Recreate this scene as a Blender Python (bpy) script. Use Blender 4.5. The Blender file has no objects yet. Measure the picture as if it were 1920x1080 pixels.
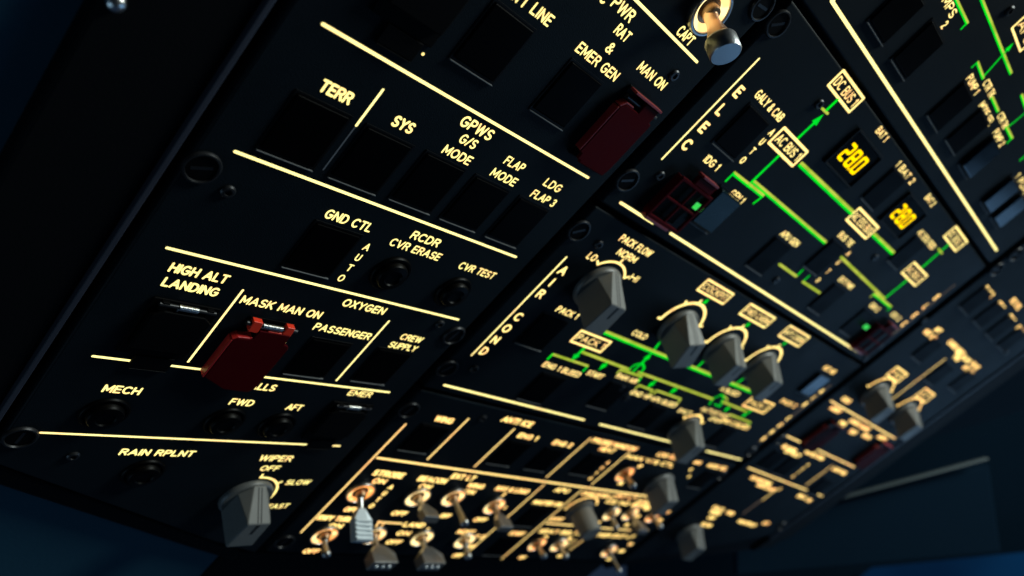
import bpy, bmesh, math, random
from mathutils import Vector, Matrix
random.seed(7)
R_ = math.radians
SC = bpy.context.scene
COL = SC.collection

# ------------------------------------------------------------------ geometry of the place
# Axes measured from the panel's own lines: rows, columns and the three slightly folded columns of the overhead.
FPX = 1382.674                       # focal length, pixels of a 1920 px wide frame
V_ = Vector((-0.64588359, 0.67987663, 0.34727822)).normalized()      # down the panel (towards the windshield)
HC = Vector((0.6625273, 0.2731417, 0.69746052)).normalized()         # along a row of the centre panels
NC = HC.cross(V_)
FOLD = 0.10760890174893974           # side columns are turned 6.2 degrees about V_
ORG = Vector((-0.04105901, 0.05004066, 0.35482024))
HL = HC * math.cos(FOLD) - NC * math.sin(FOLD)
if abs(HL.dot(Vector((0.61795442, 0.19846877, 0.76075126)))) < 0.9999:
    HL = HC * math.cos(FOLD) + NC * math.sin(FOLD)
    HR = HC * math.cos(FOLD) - NC * math.sin(FOLD)
else:
    HR = HC * math.cos(FOLD) + NC * math.sin(FOLD)
TILT = R_(20)
B_CAM = Matrix((HC, V_, NC)).transposed()
VW = Vector((0, math.cos(TILT), -math.sin(TILT)))
NW = Vector((0, math.sin(TILT), math.cos(TILT)))
B_W = Matrix((Vector((1, 0, 0)), VW, NW)).transposed()
WM = B_W @ B_CAM.transposed()
T0 = Vector((-0.163, 0.0, 1.95)) - WM @ ORG

def world(c):
    return WM @ Vector(c) + T0

class Frame:
    """One flat column of the overhead: u to the right, v down the panel, w out towards the crew (mm)."""
    def __init__(self, h, org):
        self.h, self.o = h, org
        self.n = h.cross(V_)
        m3 = Matrix((h, -V_, -self.n)).transposed()
        m3 = WM @ m3
        self.M = m3.to_4x4()
        self.M.translation = world(org)
    def px(self, x, y, w=0.0):
        d = Vector((x - 960, y - 540, FPX))
        o = self.o - self.n * (w / 1000)
        q = d * (self.n.dot(o) / self.n.dot(d)) - o
        return 1000 * q.dot(self.h), 1000 * q.dot(V_)

FL = Frame(HL, ORG)
FC = Frame(HC, ORG)
FR = Frame(HR, ORG + HC * 0.326)

# ------------------------------------------------------------------ camera
cd = bpy.data.cameras.new('camera')
cam = bpy.data.objects.new('camera', cd)
COL.objects.link(cam)
SC.camera = cam
cm = (WM @ Matrix(((1, 0, 0), (0, -1, 0), (0, 0, -1)))).to_4x4()
cm.translation = T0
cam.matrix_world = cm
cd.sensor_width = 36.0
cd.lens = 36.0 * FPX / 1920
cd.clip_start = 0.01
cd.clip_end = 50
cd.dof.use_dof = True
cd.dof.focus_distance = 0.250
cd.dof.aperture_fstop = 8.8
cd.dof.aperture_blades = 0

# ------------------------------------------------------------------ world, lamps, exposure
wd = bpy.data.worlds.new('World')
SC.world = wd
wd.use_nodes = True
bg = wd.node_tree.nodes['Background']
# a dim flight deck: faint dusk ahead through the windshield, near darkness behind
_nt = wd.node_tree
_tc = _nt.nodes.new('ShaderNodeTexCoord')
_sx = _nt.nodes.new('ShaderNodeSeparateXYZ')
_mr = _nt.nodes.new('ShaderNodeMapRange')
_mr.interpolation_type = 'SMOOTHSTEP'
_mr.inputs[1].default_value = -0.1
_mr.inputs[2].default_value = 0.9
_mr.inputs[3].default_value = 0.010
_mr.inputs[4].default_value = 0.085
_nt.links.new(_tc.outputs['Generated'], _sx.inputs[0])
_nt.links.new(_sx.outputs[1], _mr.inputs[0])
_nt.links.new(_mr.outputs[0], bg.inputs[1])
bg.inputs[0].default_value = (0.16, 0.30, 0.60, 1)

def area_lamp(name, frame, pos, target, size, power, color, sy=None):
    ld = bpy.data.lights.new(name, 'AREA')
    ld.energy = power
    ld.color = color
    ld.size = size
    if sy:
        ld.shape = 'RECTANGLE'
        ld.size_y = sy
    o = bpy.data.objects.new(name, ld)
    COL.objects.link(o)
    p = frame.M @ Vector((pos[0] / 1000, -pos[1] / 1000, pos[2] / 1000))
    t = frame.M @ Vector((target[0] / 1000, -target[1] / 1000, target[2] / 1000))
    o.location = p
    o.rotation_euler = (t - p).to_track_quat('-Z', 'Y').to_euler()
    return o

area_lamp('cabin_dome_lamp', FC, (560, -1150, 190), (120, -60, 0), 0.30, 13.5, (0.90, 1.0, 0.93))
area_lamp('windshield_daylight', FC, (1280, -60, 600), (180, -130, 0), 0.55, 2.1, (0.30, 0.60, 1.0), 0.9)
area_lamp('side_window_daylight', FC, (-850, 760, 600), (-60, 0, 0), 0.60, 1.4, (0.45, 0.75, 1.0))
SC.view_settings.view_transform = 'Standard'
SC.view_settings.look = 'None'
SC.view_settings.exposure = 0
SC.view_settings.gamma = 1
SC.render.engine = 'CYCLES'
SC.cycles.use_denoising = True
SC.cycles.max_bounces = 6
SC.cycles.sample_clamp_indirect = 4.0

# ------------------------------------------------------------------ materials
def pmat(name, col, rough=0.5, metal=0.0, spec=0.5, bump=0.0, bscale=900.0, var=0.0, vscale=60.0, aniso=0.0, coat=0.0):
    m = bpy.data.materials.new(name)
    m.use_nodes = True
    nt = m.node_tree
    b = nt.nodes['Principled BSDF']
    b.inputs['Base Color'].default_value = (*col, 1)
    b.inputs['Roughness'].default_value = rough
    b.inputs['Metallic'].default_value = metal
    b.inputs['Specular IOR Level'].default_value = spec
    b.inputs['Coat Weight'].default_value = coat
    tc = nt.nodes.new('ShaderNodeTexCoord')
    if bump:
        nz = nt.nodes.new('ShaderNodeTexNoise')
        nz.inputs['Scale'].default_value = bscale
        nz.inputs['Detail'].default_value = 3
        nt.links.new(tc.outputs['Object'], nz.inputs['Vector'])
        bp = nt.nodes.new('ShaderNodeBump')
        bp.inputs['Strength'].default_value = bump
        bp.inputs['Distance'].default_value = 0.0003
        nt.links.new(nz.outputs['Fac'], bp.inputs['Height'])
        nt.links.new(bp.outputs['Normal'], b.inputs['Normal'])
    if var:
        n2 = nt.nodes.new('ShaderNodeTexNoise')
        n2.inputs['Scale'].default_value = vscale
        n2.inputs['Detail'].default_value = 6
        n2.inputs['Roughness'].default_value = 0.65
        nt.links.new(tc.outputs['Object'], n2.inputs['Vector'])
        mr = nt.nodes.new('ShaderNodeMapRange')
        mr.inputs[3].default_value = 1 - var
        mr.inputs[4].default_value = 1 + var
        nt.links.new(n2.outputs['Fac'], mr.inputs[0])
        mx = nt.nodes.new('ShaderNodeVectorMath')
        mx.operation = 'SCALE'
        mx.inputs[0].default_value = col
        nt.links.new(mr.outputs[0], mx.inputs['Scale'])
        nt.links.new(mx.outputs[0], b.inputs['Base Color'])
        rr = nt.nodes.new('ShaderNodeMapRange')
        rr.inputs[3].default_value = max(0.02, rough - 0.12)
        rr.inputs[4].default_value = min(1, rough + 0.12)
        nt.links.new(n2.outputs['Fac'], rr.inputs[0])
        nt.links.new(rr.outputs[0], b.inputs['Roughness'])
    return m

def emat(name, ca, cb, strength, scale=220.0, lo=0.42, hi=0.66):
    """Back-lit film: its lamps behind are uneven, so the tint drifts between two tones."""
    m = bpy.data.materials.new(name)
    m.use_nodes = True
    nt = m.node_tree
    nt.nodes.remove(nt.nodes['Principled BSDF'])
    out = nt.nodes['Material Output']
    em = nt.nodes.new('ShaderNodeEmission')
    em.inputs[1].default_value = strength
    tc = nt.nodes.new('ShaderNodeTexCoord')
    nz = nt.nodes.new('ShaderNodeTexNoise')
    nz.inputs['Scale'].default_value = scale
    nz.inputs['Detail'].default_value = 2
    nt.links.new(tc.outputs['Object'], nz.inputs['Vector'])
    mr = nt.nodes.new('ShaderNodeMapRange')
    mr.inputs[1].default_value = lo
    mr.inputs[2].default_value = hi
    nt.links.new(nz.outputs['Fac'], mr.inputs[0])
    mx = nt.nodes.new('ShaderNodeMix')
    mx.data_type = 'RGBA'
    mx.inputs[6].default_value = (*ca, 1)
    mx.inputs[7].default_value = (*cb, 1)
    nt.links.new(mr.outputs[0], mx.inputs[0])
    nt.links.new(mx.outputs[2], em.inputs[0])
    nt.links.new(em.outputs[0], out.inputs[0])
    return m

def vary(m, amount=0.55):
    """Lamps age differently: each copy of the thing drifts towards one of the two tones."""
    nt = m.node_tree
    mix = [n for n in nt.nodes if n.type == 'MIX'][0]
    src = mix.inputs[0].links[0].from_socket
    oi = nt.nodes.new('ShaderNodeObjectInfo')
    a = nt.nodes.new('ShaderNodeMath')
    a.operation = 'MULTIPLY_ADD'
    a.inputs[1].default_value = 2 * amount
    a.inputs[2].default_value = -amount
    nt.links.new(oi.outputs['Random'], a.inputs[0])
    b = nt.nodes.new('ShaderNodeMath')
    b.operation = 'ADD'
    b.use_clamp = True
    nt.links.new(a.outputs[0], b.inputs[0])
    nt.links.new(src, b.inputs[1])
    nt.links.new(b.outputs[0], mix.inputs[0])

M = dict(
    plate=pmat('panel_paint', (0.0042, 0.0078, 0.0112), 0.55, spec=0.08, bump=0.35, bscale=2200, var=0.3, vscale=30),
    tray=pmat('tray_black', (0.0008, 0.0008, 0.001), 0.9, spec=0.05),
    housing=pmat('housing_black', (0.0015, 0.002, 0.003), 0.7, spec=0.1, bump=0.2, bscale=1500),
    rim=pmat('rim_paint', (0.03, 0.034, 0.05), 0.45, var=0.15),
    bezel=pmat('bezel_black', (0.0018, 0.002, 0.0025), 0.5, spec=0.1, var=0.15),
    cap=pmat('cap_black', (0.0008, 0.0008, 0.001), 0.45, spec=0.02, var=0.1),
    tealsheen=pmat('cap_teal_sheen', (0.001, 0.007, 0.010), 0.28, spec=0.12, var=0.35, vscale=70),  # black cap again, with a teal window reflection put into its tint
    glossy=pmat('cap_blue_sheen', (0.002, 0.005, 0.009), 0.22, spec=0.45, var=0.35, vscale=70),  # cap copy whose blue tint and gloss carry the window reflection
    rubber=pmat('button_black', (0.0008, 0.0008, 0.001), 0.4, spec=0.08),
    knob=pmat('knob_grey', (0.145, 0.150, 0.146), 0.52, bump=0.35, bscale=2200, var=0.12, vscale=160),
    skirt=pmat('knob_skirt', (0.11, 0.115, 0.115), 0.42, bump=0.2, bscale=2200, var=0.12),
    groove=pmat('knob_groove', (0.004, 0.005, 0.005), 0.6),
    red=pmat('guard_red', (0.050, 0.0016, 0.0032), 0.5, spec=0.02, var=0.15, vscale=90, bump=0.1),
    reddark=pmat('guard_red_lattice', (0.06, 0.0018, 0.004), 0.55, spec=0.03),
    redlitside=pmat('guard_red_faint_lit_side', (0.22, 0.008, 0.012), 0.5, var=0.12),  # same red plastic, lightened to paint the light on the MAN ON edges
    tipsteel=pmat('turned_steel', (0.40, 0.42, 0.44), 0.36, 1.0, bump=0.25, bscale=2500),
    ringtint=pmat('lever_ring_tint', (0.80, 0.52, 0.34), 0.34, 1.0, bump=0.15, bscale=2500),  # orange glow of the lit ring put into the lever's metal colour
    redlitedge=pmat('guard_red_lit_side', (0.45, 0.014, 0.014), 0.45, var=0.12),  # flap red made brighter, so its side walls read as lit
    lip=pmat('lip_lit_grey', (0.10, 0.105, 0.11), 0.5, var=0.2),  # bezel black raised to grey: a painted highlight along the lower lip
    redlitlip=pmat('guard_red_lit_lip', (0.20, 0.008, 0.014), 0.45, var=0.12),  # lattice guard red brightened to stand for light on its edges
    redlithinge=pmat('guard_red_lit_hinge', (0.80, 0.040, 0.014), 0.35, var=0.12),  # strong light on the red hinge bracket, put into its colour
    guardblack=pmat('guard_black', (0.0012, 0.0012, 0.0015), 0.65, spec=0.06, var=0.15),
    chrome=pmat('bright_metal', (0.66, 0.67, 0.66), 0.30, 1.0, bump=0.12, bscale=3000, var=0.06, vscale=300),
    bronze=pmat('dull_bronze', (0.30, 0.20, 0.12), 0.42, 1.0, bump=0.2, bscale=2500),
    stud=pmat('stud_metal', (0.75, 0.78, 0.8), 0.25, 0.6),
    pale=pmat('paddle_pale', (0.40, 0.47, 0.52), 0.4, 0.1, bump=0.15, bscale=2500, var=0.1),
    steel=pmat('brushed_steel', (0.42, 0.42, 0.42), 0.32, 1.0, bump=0.2, bscale=3000),
    darksteel=pmat('dark_steel', (0.02, 0.021, 0.024), 0.4, 0.5, var=0.2, vscale=300),
    paddle=pmat('paddle_grey', (0.20, 0.20, 0.20), 0.34, 0.7, bump=0.15, bscale=2500, var=0.1),
    farwall=pmat('far_wall', (0.0022, 0.009, 0.018), 0.9, spec=0.04, var=0.12, vscale=8),
    lining=pmat('lining_grey', (0.018, 0.062, 0.100), 0.85, spec=0.05, bump=0.3, bscale=600, var=0.12, vscale=8),
    visor=pmat('visor_grey', (0.0034, 0.013, 0.027), 0.85, spec=0.04, bump=0.2, bscale=600, var=0.1, vscale=10),
    visorbar=pmat('visor_bar', (0.065, 0.088, 0.095), 0.6, var=0.1),
    legend=emat('backlit_legend', (1.0, 0.83, 0.26), (1.0, 0.62, 0.22), 1.75, scale=200, lo=0.50, hi=0.72),
    warm=emat('backlit_legend_warm', (1.0, 0.68, 0.20), (1.0, 0.45, 0.15), 2.2, scale=120, lo=0.50, hi=0.74),
    warmline=emat('backlit_line_warm', (1.0, 0.70, 0.23), (1.0, 0.50, 0.18), 1.85, scale=40, lo=0.50, hi=0.74),
    mid=emat('backlit_legend_mid', (1.0, 0.77, 0.25), (1.0, 0.56, 0.20), 1.9, scale=200, lo=0.50, hi=0.72),
    line=emat('backlit_line', (1.0, 0.86, 0.31), (1.0, 0.68, 0.26), 1.75, scale=60, lo=0.52, hi=0.75),
    paint=pmat('unlit_white_paint', (0.16, 0.17, 0.19), 0.6, var=0.1),
    dimline=emat('dim_line', (0.42, 0.31, 0.22), (0.25, 0.19, 0.15), 0.6, scale=60),
    green=emat('backlit_green', (0.0, 0.72, 0.015), (0.0, 0.55, 0.03), 1.2, scale=90),
    lime=emat('backlit_lime', (0.50, 0.56, 0.07), (0.34, 0.46, 0.03), 1.15, scale=90),
    amber=emat('amber_digits', (1.0, 0.66, 0.0), (1.0, 0.56, 0.0), 1.9, scale=300),
    ring=emat('backlit_ring', (1.0, 0.78, 0.34), (0.90, 0.33, 0.08), 1.9, scale=150, lo=0.40, hi=0.60),
    greenlamp=emat('green_lamp', (0.05, 0.8, 0.10), (0.1, 0.7, 0.2), 0.9),
    dusk=emat('dusk_glass', (0.0012, 0.010, 0.032), (0.002, 0.020, 0.060), 1.0, scale=4),
)

M['glossy'].node_tree.nodes['Principled BSDF'].inputs['Specular Tint'].default_value = (0.45, 0.75, 1.0, 1)
M['tealsheen'].node_tree.nodes['Principled BSDF'].inputs['Specular Tint'].default_value = (0.35, 0.80, 1.0, 1)
vary(M['ring'], .6)
vary(M['legend'], .25)
vary(M['line'], .2)
vary(M['warm'], .35)
vary(M['mid'], .3)
vary(M['warmline'], .2)

# ------------------------------------------------------------------ mesh helpers (all in mm)
class MB:
    def __init__(self):
        self.v, self.f = [], []
    def add(self, vs, fs):
        k = len(self.v)
        self.v += [tuple(p) for p in vs]
        self.f += [tuple(i + k for i in q) for q in fs]
        return self
    def box(self, x0, x1, y0, y1, z0, z1):
        return self.prism([(x0, y0), (x1, y0), (x1, y1), (x0, y1)], z0, z1)
    def prism(self, poly, z0, z1, poly2=None):
        n = len(poly)
        top = poly2 or poly
        vs = [(x, y, z0) for x, y in poly] + [(x, y, z1) for x, y in top]
        fs = [tuple(range(n - 1, -1, -1)), tuple(range(n, 2 * n))]
        fs += [(i, (i + 1) % n, n + (i + 1) % n, n + i) for i in range(n)]
        return self.add(vs, fs)
    def lathe(self, prof, cx=0, cy=0, n=40, close=True):
        """prof: (r, z) from bottom to top."""
        k = len(prof)
        vs = []
        for r, z in prof:
            for i in range(n):
                a = 2 * math.pi * i / n
                vs.append((cx + r * math.cos(a), cy + r * math.sin(a), z))
        fs = []
        for j in range(k - 1):
            for i in range(n):
                fs.append((j * n + i, j * n + (i + 1) % n, (j + 1) * n + (i + 1) % n, (j + 1) * n + i))
        if close:
            fs.append(tuple(range(n - 1, -1, -1)))
            fs.append(tuple((k - 1) * n + i for i in range(n)))
        return self.add(vs, fs)
    def ring(self, r0, r1, z0, z1, cx=0, cy=0, n=40):
        k = len(self.v)
        vs = []
        for r, z in ((r0, z0), (r1, z0), (r1, z1), (r0, z1)):
            for i in range(n):
                a = 2 * math.pi * i / n
                vs.append((cx + r * math.cos(a), cy + r * math.sin(a), z))
        fs = []
        for j in range(4):
            for i in range(n):
                fs.append((j * n + i, j * n + (i + 1) % n, ((j + 1) % 4) * n + (i + 1) % n, ((j + 1) % 4) * n + i))
        return self.add(vs, fs)
    def frame(self, x0, x1, y0, y1, t, z0, z1):
        o = [(x0, y0), (x1, y0), (x1, y1), (x0, y1)]
        i = [(x0 + t, y0 + t), (x1 - t, y0 + t), (x1 - t, y1 - t), (x0 + t, y1 - t)]
        vs = [(x, y, z0) for x, y in o] + [(x, y, z1) for x, y in o] + [(x, y, z0) for x, y in i] + [(x, y, z1) for x, y in i]
        fs = []
        for a in range(4):
            b = (a + 1) % 4
            fs += [(a, b, b + 4, a + 4), (b + 8, a + 8, a + 12, b + 12), (a + 4, b + 4, b + 12, a + 12), (b, a, a + 8, b + 8)]
        return self.add(vs, fs)
    def hull(self, pts):
        bm = bmesh.new()
        for p in pts:
            bm.verts.new(p)
        r = bmesh.ops.convex_hull(bm, input=bm.verts)
        for e in [g for g in r['geom_interior'] if isinstance(g, bmesh.types.BMVert)]:
            bm.verts.remove(e)
        bmesh.ops.dissolve_limit(bm, angle_limit=0.02, verts=bm.verts, edges=bm.edges)
        bm.verts.index_update()
        vs = [v.co[:] for v in bm.verts]
        fs = [[v.index for v in f.verts] for f in bm.faces]
        bm.free()
        return self.add(vs, fs)
    def ribbon(self, pts, wd, z, taper=None):
        """Flat stroke with round ends and round corners."""
        h = wd / 2
        for (x0, y0), (x1, y1) in zip(pts, pts[1:]):
            d = math.hypot(x1 - x0, y1 - y0)
            if d < 1e-6:
                continue
            nx, ny = -(y1 - y0) / d * h, (x1 - x0) / d * h
            self.add([(x0 + nx, y0 + ny, z), (x0 - nx, y0 - ny, z), (x1 - nx, y1 - ny, z), (x1 + nx, y1 + ny, z)], [(0, 1, 2, 3)])
            z += 0.0006
        for (x0, y0) in pts:
            self.add([(x0 + h * math.cos(2 * math.pi * i / 10), y0 + h * math.sin(2 * math.pi * i / 10), z) for i in range(10)], [tuple(range(10))])
            z += 0.0006
        return self
    def moved(self, m):
        self.v = [tuple(m @ Vector(p)) for p in self.v]
        return self
    def mesh(self, name, bevel=0.0, seg=2, ang=25, smooth=None):
        me = bpy.data.meshes.new(name)
        me.from_pydata([(x * .001, y * .001, z * .001) for x, y, z in self.v], [], self.f)
        bm = bmesh.new()
        bm.from_mesh(me)
        bmesh.ops.recalc_face_normals(bm, faces=bm.faces)
        if bevel:
            es = [e for e in bm.edges if len(e.link_faces) == 2 and e.calc_face_angle(0) > R_(ang)]
            bmesh.ops.bevel(bm, geom=es, offset=bevel * .001, segments=seg, profile=0.5, affect='EDGES', clamp_overlap=True)
        bm.to_mesh(me)
        bm.free()
        if smooth:
            for p in me.polygons:
                p.use_smooth = True
            me.set_sharp_from_angle(angle=R_(smooth))
        return me

def link(name, me, mat, parent=None, loc=None):
    if mat and not me.materials:
        me.materials.append(mat)
    o = bpy.data.objects.new(name, me)
    COL.objects.link(o)
    if parent:
        o.parent = parent
    if loc:
        o.location = Vector(loc) * .001
    return o

def tag(o, label=None, cat=None, group=None, kind=None):
    if label: o['label'] = label
    if cat: o['category'] = cat
    if group: o['group'] = group
    if kind: o['kind'] = kind
    return o

def thing(name, label, cat, frame, u, v, rot=0.0, w=0.0, group=None):
    o = bpy.data.objects.new(name, None)
    COL.objects.link(o)
    o.empty_display_size = 0.01
    o.matrix_world = frame.M @ Matrix.Translation((u / 1000, -v / 1000, w / 1000)) @ Matrix.Rotation(R_(rot), 4, 'Z')
    return tag(o, label, cat, group)

PROTO = {}
def make(kind, builder, name, label, cat, frame, u, v, rot=0.0, w=0.0, group=None):
    """First of a kind is built with its parts; the others copy the thing and each part."""
    if kind not in PROTO:
        o = thing(name, label, cat, frame, u, v, rot, w, group)
        builder(o)
        PROTO[kind] = o
        return o
    src = PROTO[kind]
    o = src.copy()
    COL.objects.link(o)
    for c in list(src.children):
        d = c.copy()
        COL.objects.link(d)
        d.parent = o
        for g in list(c.children):
            e = g.copy()
            COL.objects.link(e)
            e.parent = d
    o.name = name
    o.matrix_world = frame.M @ Matrix.Translation((u / 1000, -v / 1000, w / 1000)) @ Matrix.Rotation(R_(rot), 4, 'Z')
    return tag(o, label, cat, group)

# ------------------------------------------------------------------ engraved lettering (single-stroke alphabet)
def arc(cx, cy, rx, ry, a0, a1, n=9):
    return [(cx + rx * math.cos(R_(a0 + (a1 - a0) * i / n)), cy + ry * math.sin(R_(a0 + (a1 - a0) * i / n))) for i in range(n + 1)]

def glyphs():
    g = {}
    g['A'] = (.80, [[(0, 0), (.40, 1), (.80, 0)], [(.15, .33), (.65, .33)]])
    g['B'] = (.64, [[(.38, .52), (0, .52), (0, 1), (.36, 1)] + arc(.36, .76, .25, .24, 90, -90), [(0, .52), (0, 0), (.38, 0)] + arc(.38, .26, .26, .26, -90, 90)])
    g['C'] = (.72, [arc(.40, .5, .40, .5, 48, 312, 14)])
    g['D'] = (.68, [[(0, 0), (0, 1), (.26, 1)] + arc(.26, .5, .42, .5, 90, -90, 12) + [(0, 0)]])
    g['E'] = (.56, [[(.56, 1), (0, 1), (0, 0), (.56, 0)], [(0, .52), (.50, .52)]])
    g['F'] = (.54, [[(.54, 1), (0, 1), (0, 0)], [(0, .52), (.47, .52)]])
    g['G'] = (.76, [arc(.40, .5, .40, .5, 48, 325, 14) + [(.76, .46), (.46, .46)]])
    g['H'] = (.66, [[(0, 0), (0, 1)], [(.66, 0), (.66, 1)], [(0, .52), (.66, .52)]])
    g['I'] = (.0, [[(0, 0), (0, 1)]])
    g['J'] = (.48, [[(.48, 1), (.48, .25)] + arc(.24, .25, .24, .25, 0, -180)])
    g['K'] = (.66, [[(0, 0), (0, 1)], [(.62, 1), (0, .40)], [(.20, .58), (.66, 0)]])
    g['L'] = (.52, [[(0, 1), (0, 0), (.52, 0)]])
    g['M'] = (.80, [[(0, 0), (0, 1), (.40, .22), (.80, 1), (.80, 0)]])
    g['N'] = (.66, [[(0, 0), (0, 1), (.66, 0), (.66, 1)]])
    g['O'] = (.80, [arc(.40, .5, .40, .5, 90, 450, 20)])
    g['P'] = (.60, [[(0, 0), (0, 1), (.34, 1)] + arc(.34, .74, .26, .26, 90, -90) + [(0, .48)]])
    g['Q'] = (.80, [arc(.40, .5, .40, .5, 90, 450, 20), [(.5, .25), (.8, 0)]])
    g['R'] = (.64, [[(0, 0), (0, 1), (.36, 1)] + arc(.36, .75, .25, .25, 90, -90) + [(0, .50)], [(.36, .50), (.64, 0)]])
    g['S'] = (.62, [arc(.32, .745, .29, .255, 35, 268, 9) + arc(.31, .245, .31, .245, 88, -150, 9)])
    g['T'] = (.66, [[(0, 1), (.66, 1)], [(.33, 1), (.33, 0)]])
    g['U'] = (.64, [[(0, 1), (0, .32)] + arc(.32, .32, .32, .32, 180, 360) + [(.64, 1)]])
    g['V'] = (.74, [[(0, 1), (.37, 0), (.74, 1)]])
    g['W'] = (1.06, [[(0, 1), (.26, 0), (.53, 1), (.80, 0), (1.06, 1)]])
    g['X'] = (.68, [[(0, 0), (.68, 1)], [(0, 1), (.68, 0)]])
    g['Y'] = (.70, [[(0, 1), (.35, .46), (.70, 1)], [(.35, .46), (.35, 0)]])
    g['Z'] = (.62, [[(0, 1), (.62, 1), (0, 0), (.62, 0)]])
    g['0'] = (.60, [arc(.30, .5, .30, .5, 90, 450, 18)])
    g['1'] = (.22, [[(0, .78), (.22, 1), (.22, 0)]])
    g['2'] = (.58, [arc(.29, .72, .28, .28, 165, -30) + [(.02, 0), (.58, 0)]])
    g['3'] = (.56, [arc(.27, .76, .26, .24, 150, -90), arc(.27, .26, .29, .26, 90, -150)])
    g['4'] = (.62, [[(.46, 0), (.46, 1), (0, .30), (.62, .30)]])
    g['6'] = (.58, [arc(.29, .30, .29, .30, 90, 450, 14), [(.02, .38), (.42, 1)]])
    g['8'] = (.58, [arc(.29, .76, .24, .24, -90, 270, 14), arc(.29, .26, .29, .26, 90, 450, 14)])
    g['&'] = (.72, [[(.70, 0), (.14, .72)] + arc(.33, .80, .19, .19, 190, -20) + [(.06, .36)] + arc(.28, .24, .27, .24, 160, 300) + [(.70, .42)]])
    g['/'] = (.40, [[(0, -.02), (.40, 1.02)]])
    g['.'] = (.0, [[(0, 0), (0, .02)]])
    g['-'] = (.36, [[(0, .48), (.36, .48)]])
    g[' '] = (.22, [])
    return g
GL = glyphs()
GAP = .30

def text_len(s):
    return sum(GL[c][0] for c in s) + GAP * (len(s) - 1)

def text_mb(mb, s, x0, y0, h, width=None, wt=0.155, z=0.10):
    wt *= 1.06
    """Baseline left corner (x0, y0), cap height h, in mm; width is the inked width."""
    st = h * wt
    hh = h - st
    nat = text_len(s)
    sx = ((width - st) / nat) if width else hh * 0.93
    x = x0 + st / 2
    for c in s:
        w, strokes = GL[c]
        for k, pl in enumerate(strokes):
            mb.ribbon([(x + p[0] * sx, y0 + st / 2 + p[1] * hh) for p in pl], st, z + 0.02 * k)
        x += (w + GAP) * sx
    return mb

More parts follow.
